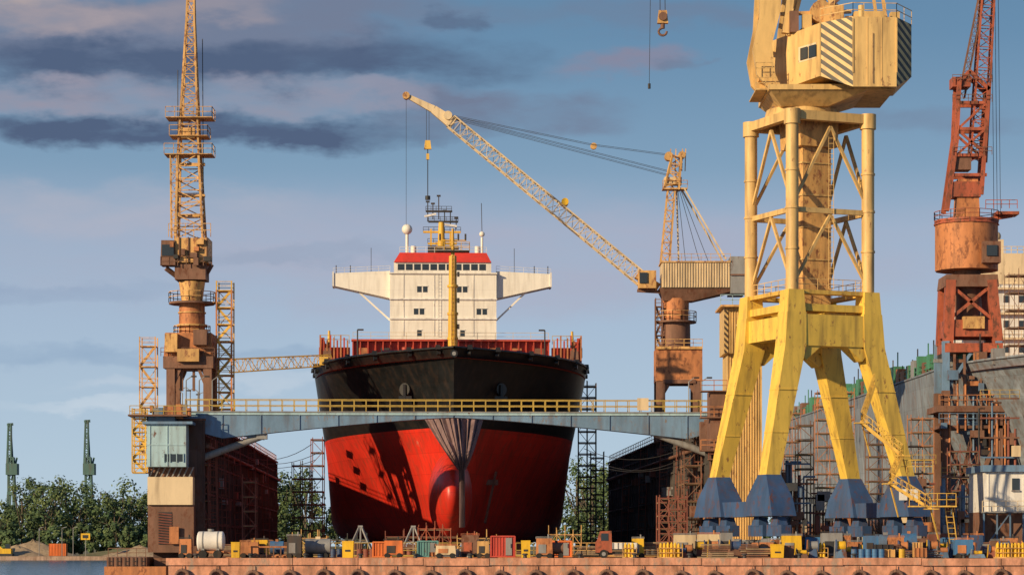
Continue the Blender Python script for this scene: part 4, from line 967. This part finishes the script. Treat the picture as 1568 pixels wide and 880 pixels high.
ws=N(nt,'ShaderNodeVectorMath',operation='SUBTRACT'); L.new(wn.outputs['Color'],ws.inputs[0]); ws.inputs[1].default_value=(.5,.5,.5)
wm2=N(nt,'ShaderNodeVectorMath',operation='MULTIPLY'); L.new(ws.outputs[0],wm2.inputs[0]); wm2.inputs[1].default_value=(.11,.044,0)
wa=N(nt,'ShaderNodeVectorMath',operation='ADD'); L.new(cv.outputs[0],wa.inputs[0]); L.new(wm2.outputs[0],wa.inputs[1])
fnz=noise(20,3.4,6,.58,(3,1,2))
fmr=N(nt,'ShaderNodeMapRange'); L.new(fnz.outputs['Fac'],fmr.inputs[0]); fmr.inputs[1].default_value=.32; fmr.inputs[2].default_value=.60; fmr.inputs[3].default_value=.45; fmr.inputs[4].default_value=1.2
last=sky.outputs[0]
def mixc(fac,col):
    global last
    x=N(nt,'ShaderNodeMix',data_type='RGBA'); L.new(fac,x.inputs[0]); L.new(last,x.inputs[6]); x.inputs[7].default_value=(*[v*10 for v in col],1); last=x.outputs[2]
cr=N(nt,'ShaderNodeValToRGB'); L.new(sp.outputs[2],cr.inputs[0])
el=cr.color_ramp.elements; el[0].position=0.; el[0].color=(.50,.64,.76,1); el[1].position=.45; el[1].color=(.06,.12,.25,1)
for p,cc in ((.04,(.43,.57,.72)),(.09,(.38,.49,.65)),(.125,(.34,.43,.58)),(.15,(.21,.34,.49)),(.20,(.125,.25,.40)),(.26,(.09,.20,.33))):
    e=el.new(p); e.color=(*cc,1)
ml=N(nt,'ShaderNodeVectorMath',operation='SCALE'); L.new(cr.outputs[0],ml.inputs[0]); ml.inputs['Scale'].default_value=10
mx=N(nt,'ShaderNodeMix',data_type='RGBA'); mx.inputs[0].default_value=.88; L.new(last,mx.inputs[6]); L.new(ml.outputs[0],mx.inputs[7]); last=mx.outputs[2]
def blob(px,py,rx,ry,col,al):
    m=N(nt,'ShaderNodeVectorMath',operation='SUBTRACT'); L.new(wa.outputs[0],m.inputs[0]); m.inputs[1].default_value=((px-CX)/FP,(HY-py)/FP,0)
    s_=N(nt,'ShaderNodeVectorMath',operation='MULTIPLY'); L.new(m.outputs[0],s_.inputs[0]); s_.inputs[1].default_value=(FP/rx,FP/ry,0)
    l=N(nt,'ShaderNodeVectorMath',operation='LENGTH'); L.new(s_.outputs[0],l.inputs[0])
    r=N(nt,'ShaderNodeMapRange',interpolation_type='SMOOTHSTEP'); L.new(l.outputs[1],r.inputs[0]); r.inputs[1].default_value=.35; r.inputs[2].default_value=1.1; r.inputs[3].default_value=al; r.inputs[4].default_value=0
    k=N(nt,'ShaderNodeMath',operation='MULTIPLY',use_clamp=True); L.new(r.outputs[0],k.inputs[0]); L.new(fmr.outputs[0],k.inputs[1])
    mixc(k.outputs[0],col)
DKC=(.085,.125,.215); LTC=(.36,.32,.36); MDC=(.17,.21,.31)
blob(780,400,900,110,(.41,.42,.53),.55); blob(100,330,420,45,(.44,.45,.54),.5)
blob(180,70,420,100,MDC,.9); blob(430,60,330,80,MDC,.8)
blob(250,120,420,44,DKC,1.); blob(120,50,190,38,LTC,.9); blob(30,20,110,28,(.46,.38,.37),.8); blob(330,30,120,25,LTC,.5); blob(560,115,290,50,DKC,.85); blob(620,30,240,38,MDC,.7)
blob(230,165,480,30,(.31,.30,.38),.85); blob(260,208,560,32,DKC,1.); blob(720,185,240,40,MDC,.9); blob(745,45,40,24,DKC,.7); blob(560,165,120,18,(.31,.31,.40),.6)
blob(940,118,120,28,(.24,.25,.35),.9); blob(1030,128,60,14,MDC,.7); blob(1000,50,280,30,MDC,.45); blob(1380,200,220,30,MDC,.35)
blob(300,545,500,20,(.26,.38,.54),.5); blob(100,450,300,20,(.28,.37,.52),.45); blob(150,625,200,14,(.60,.68,.76),.5); blob(460,410,260,16,(.28,.36,.49),.4); blob(330,590,260,14,(.56,.64,.73),.4)
L.new(last,bg.inputs['Color'])
sc=bpy.context.scene; sc.view_settings.view_transform='Standard'; sc.view_settings.look='None'; sc.view_settings.exposure=0
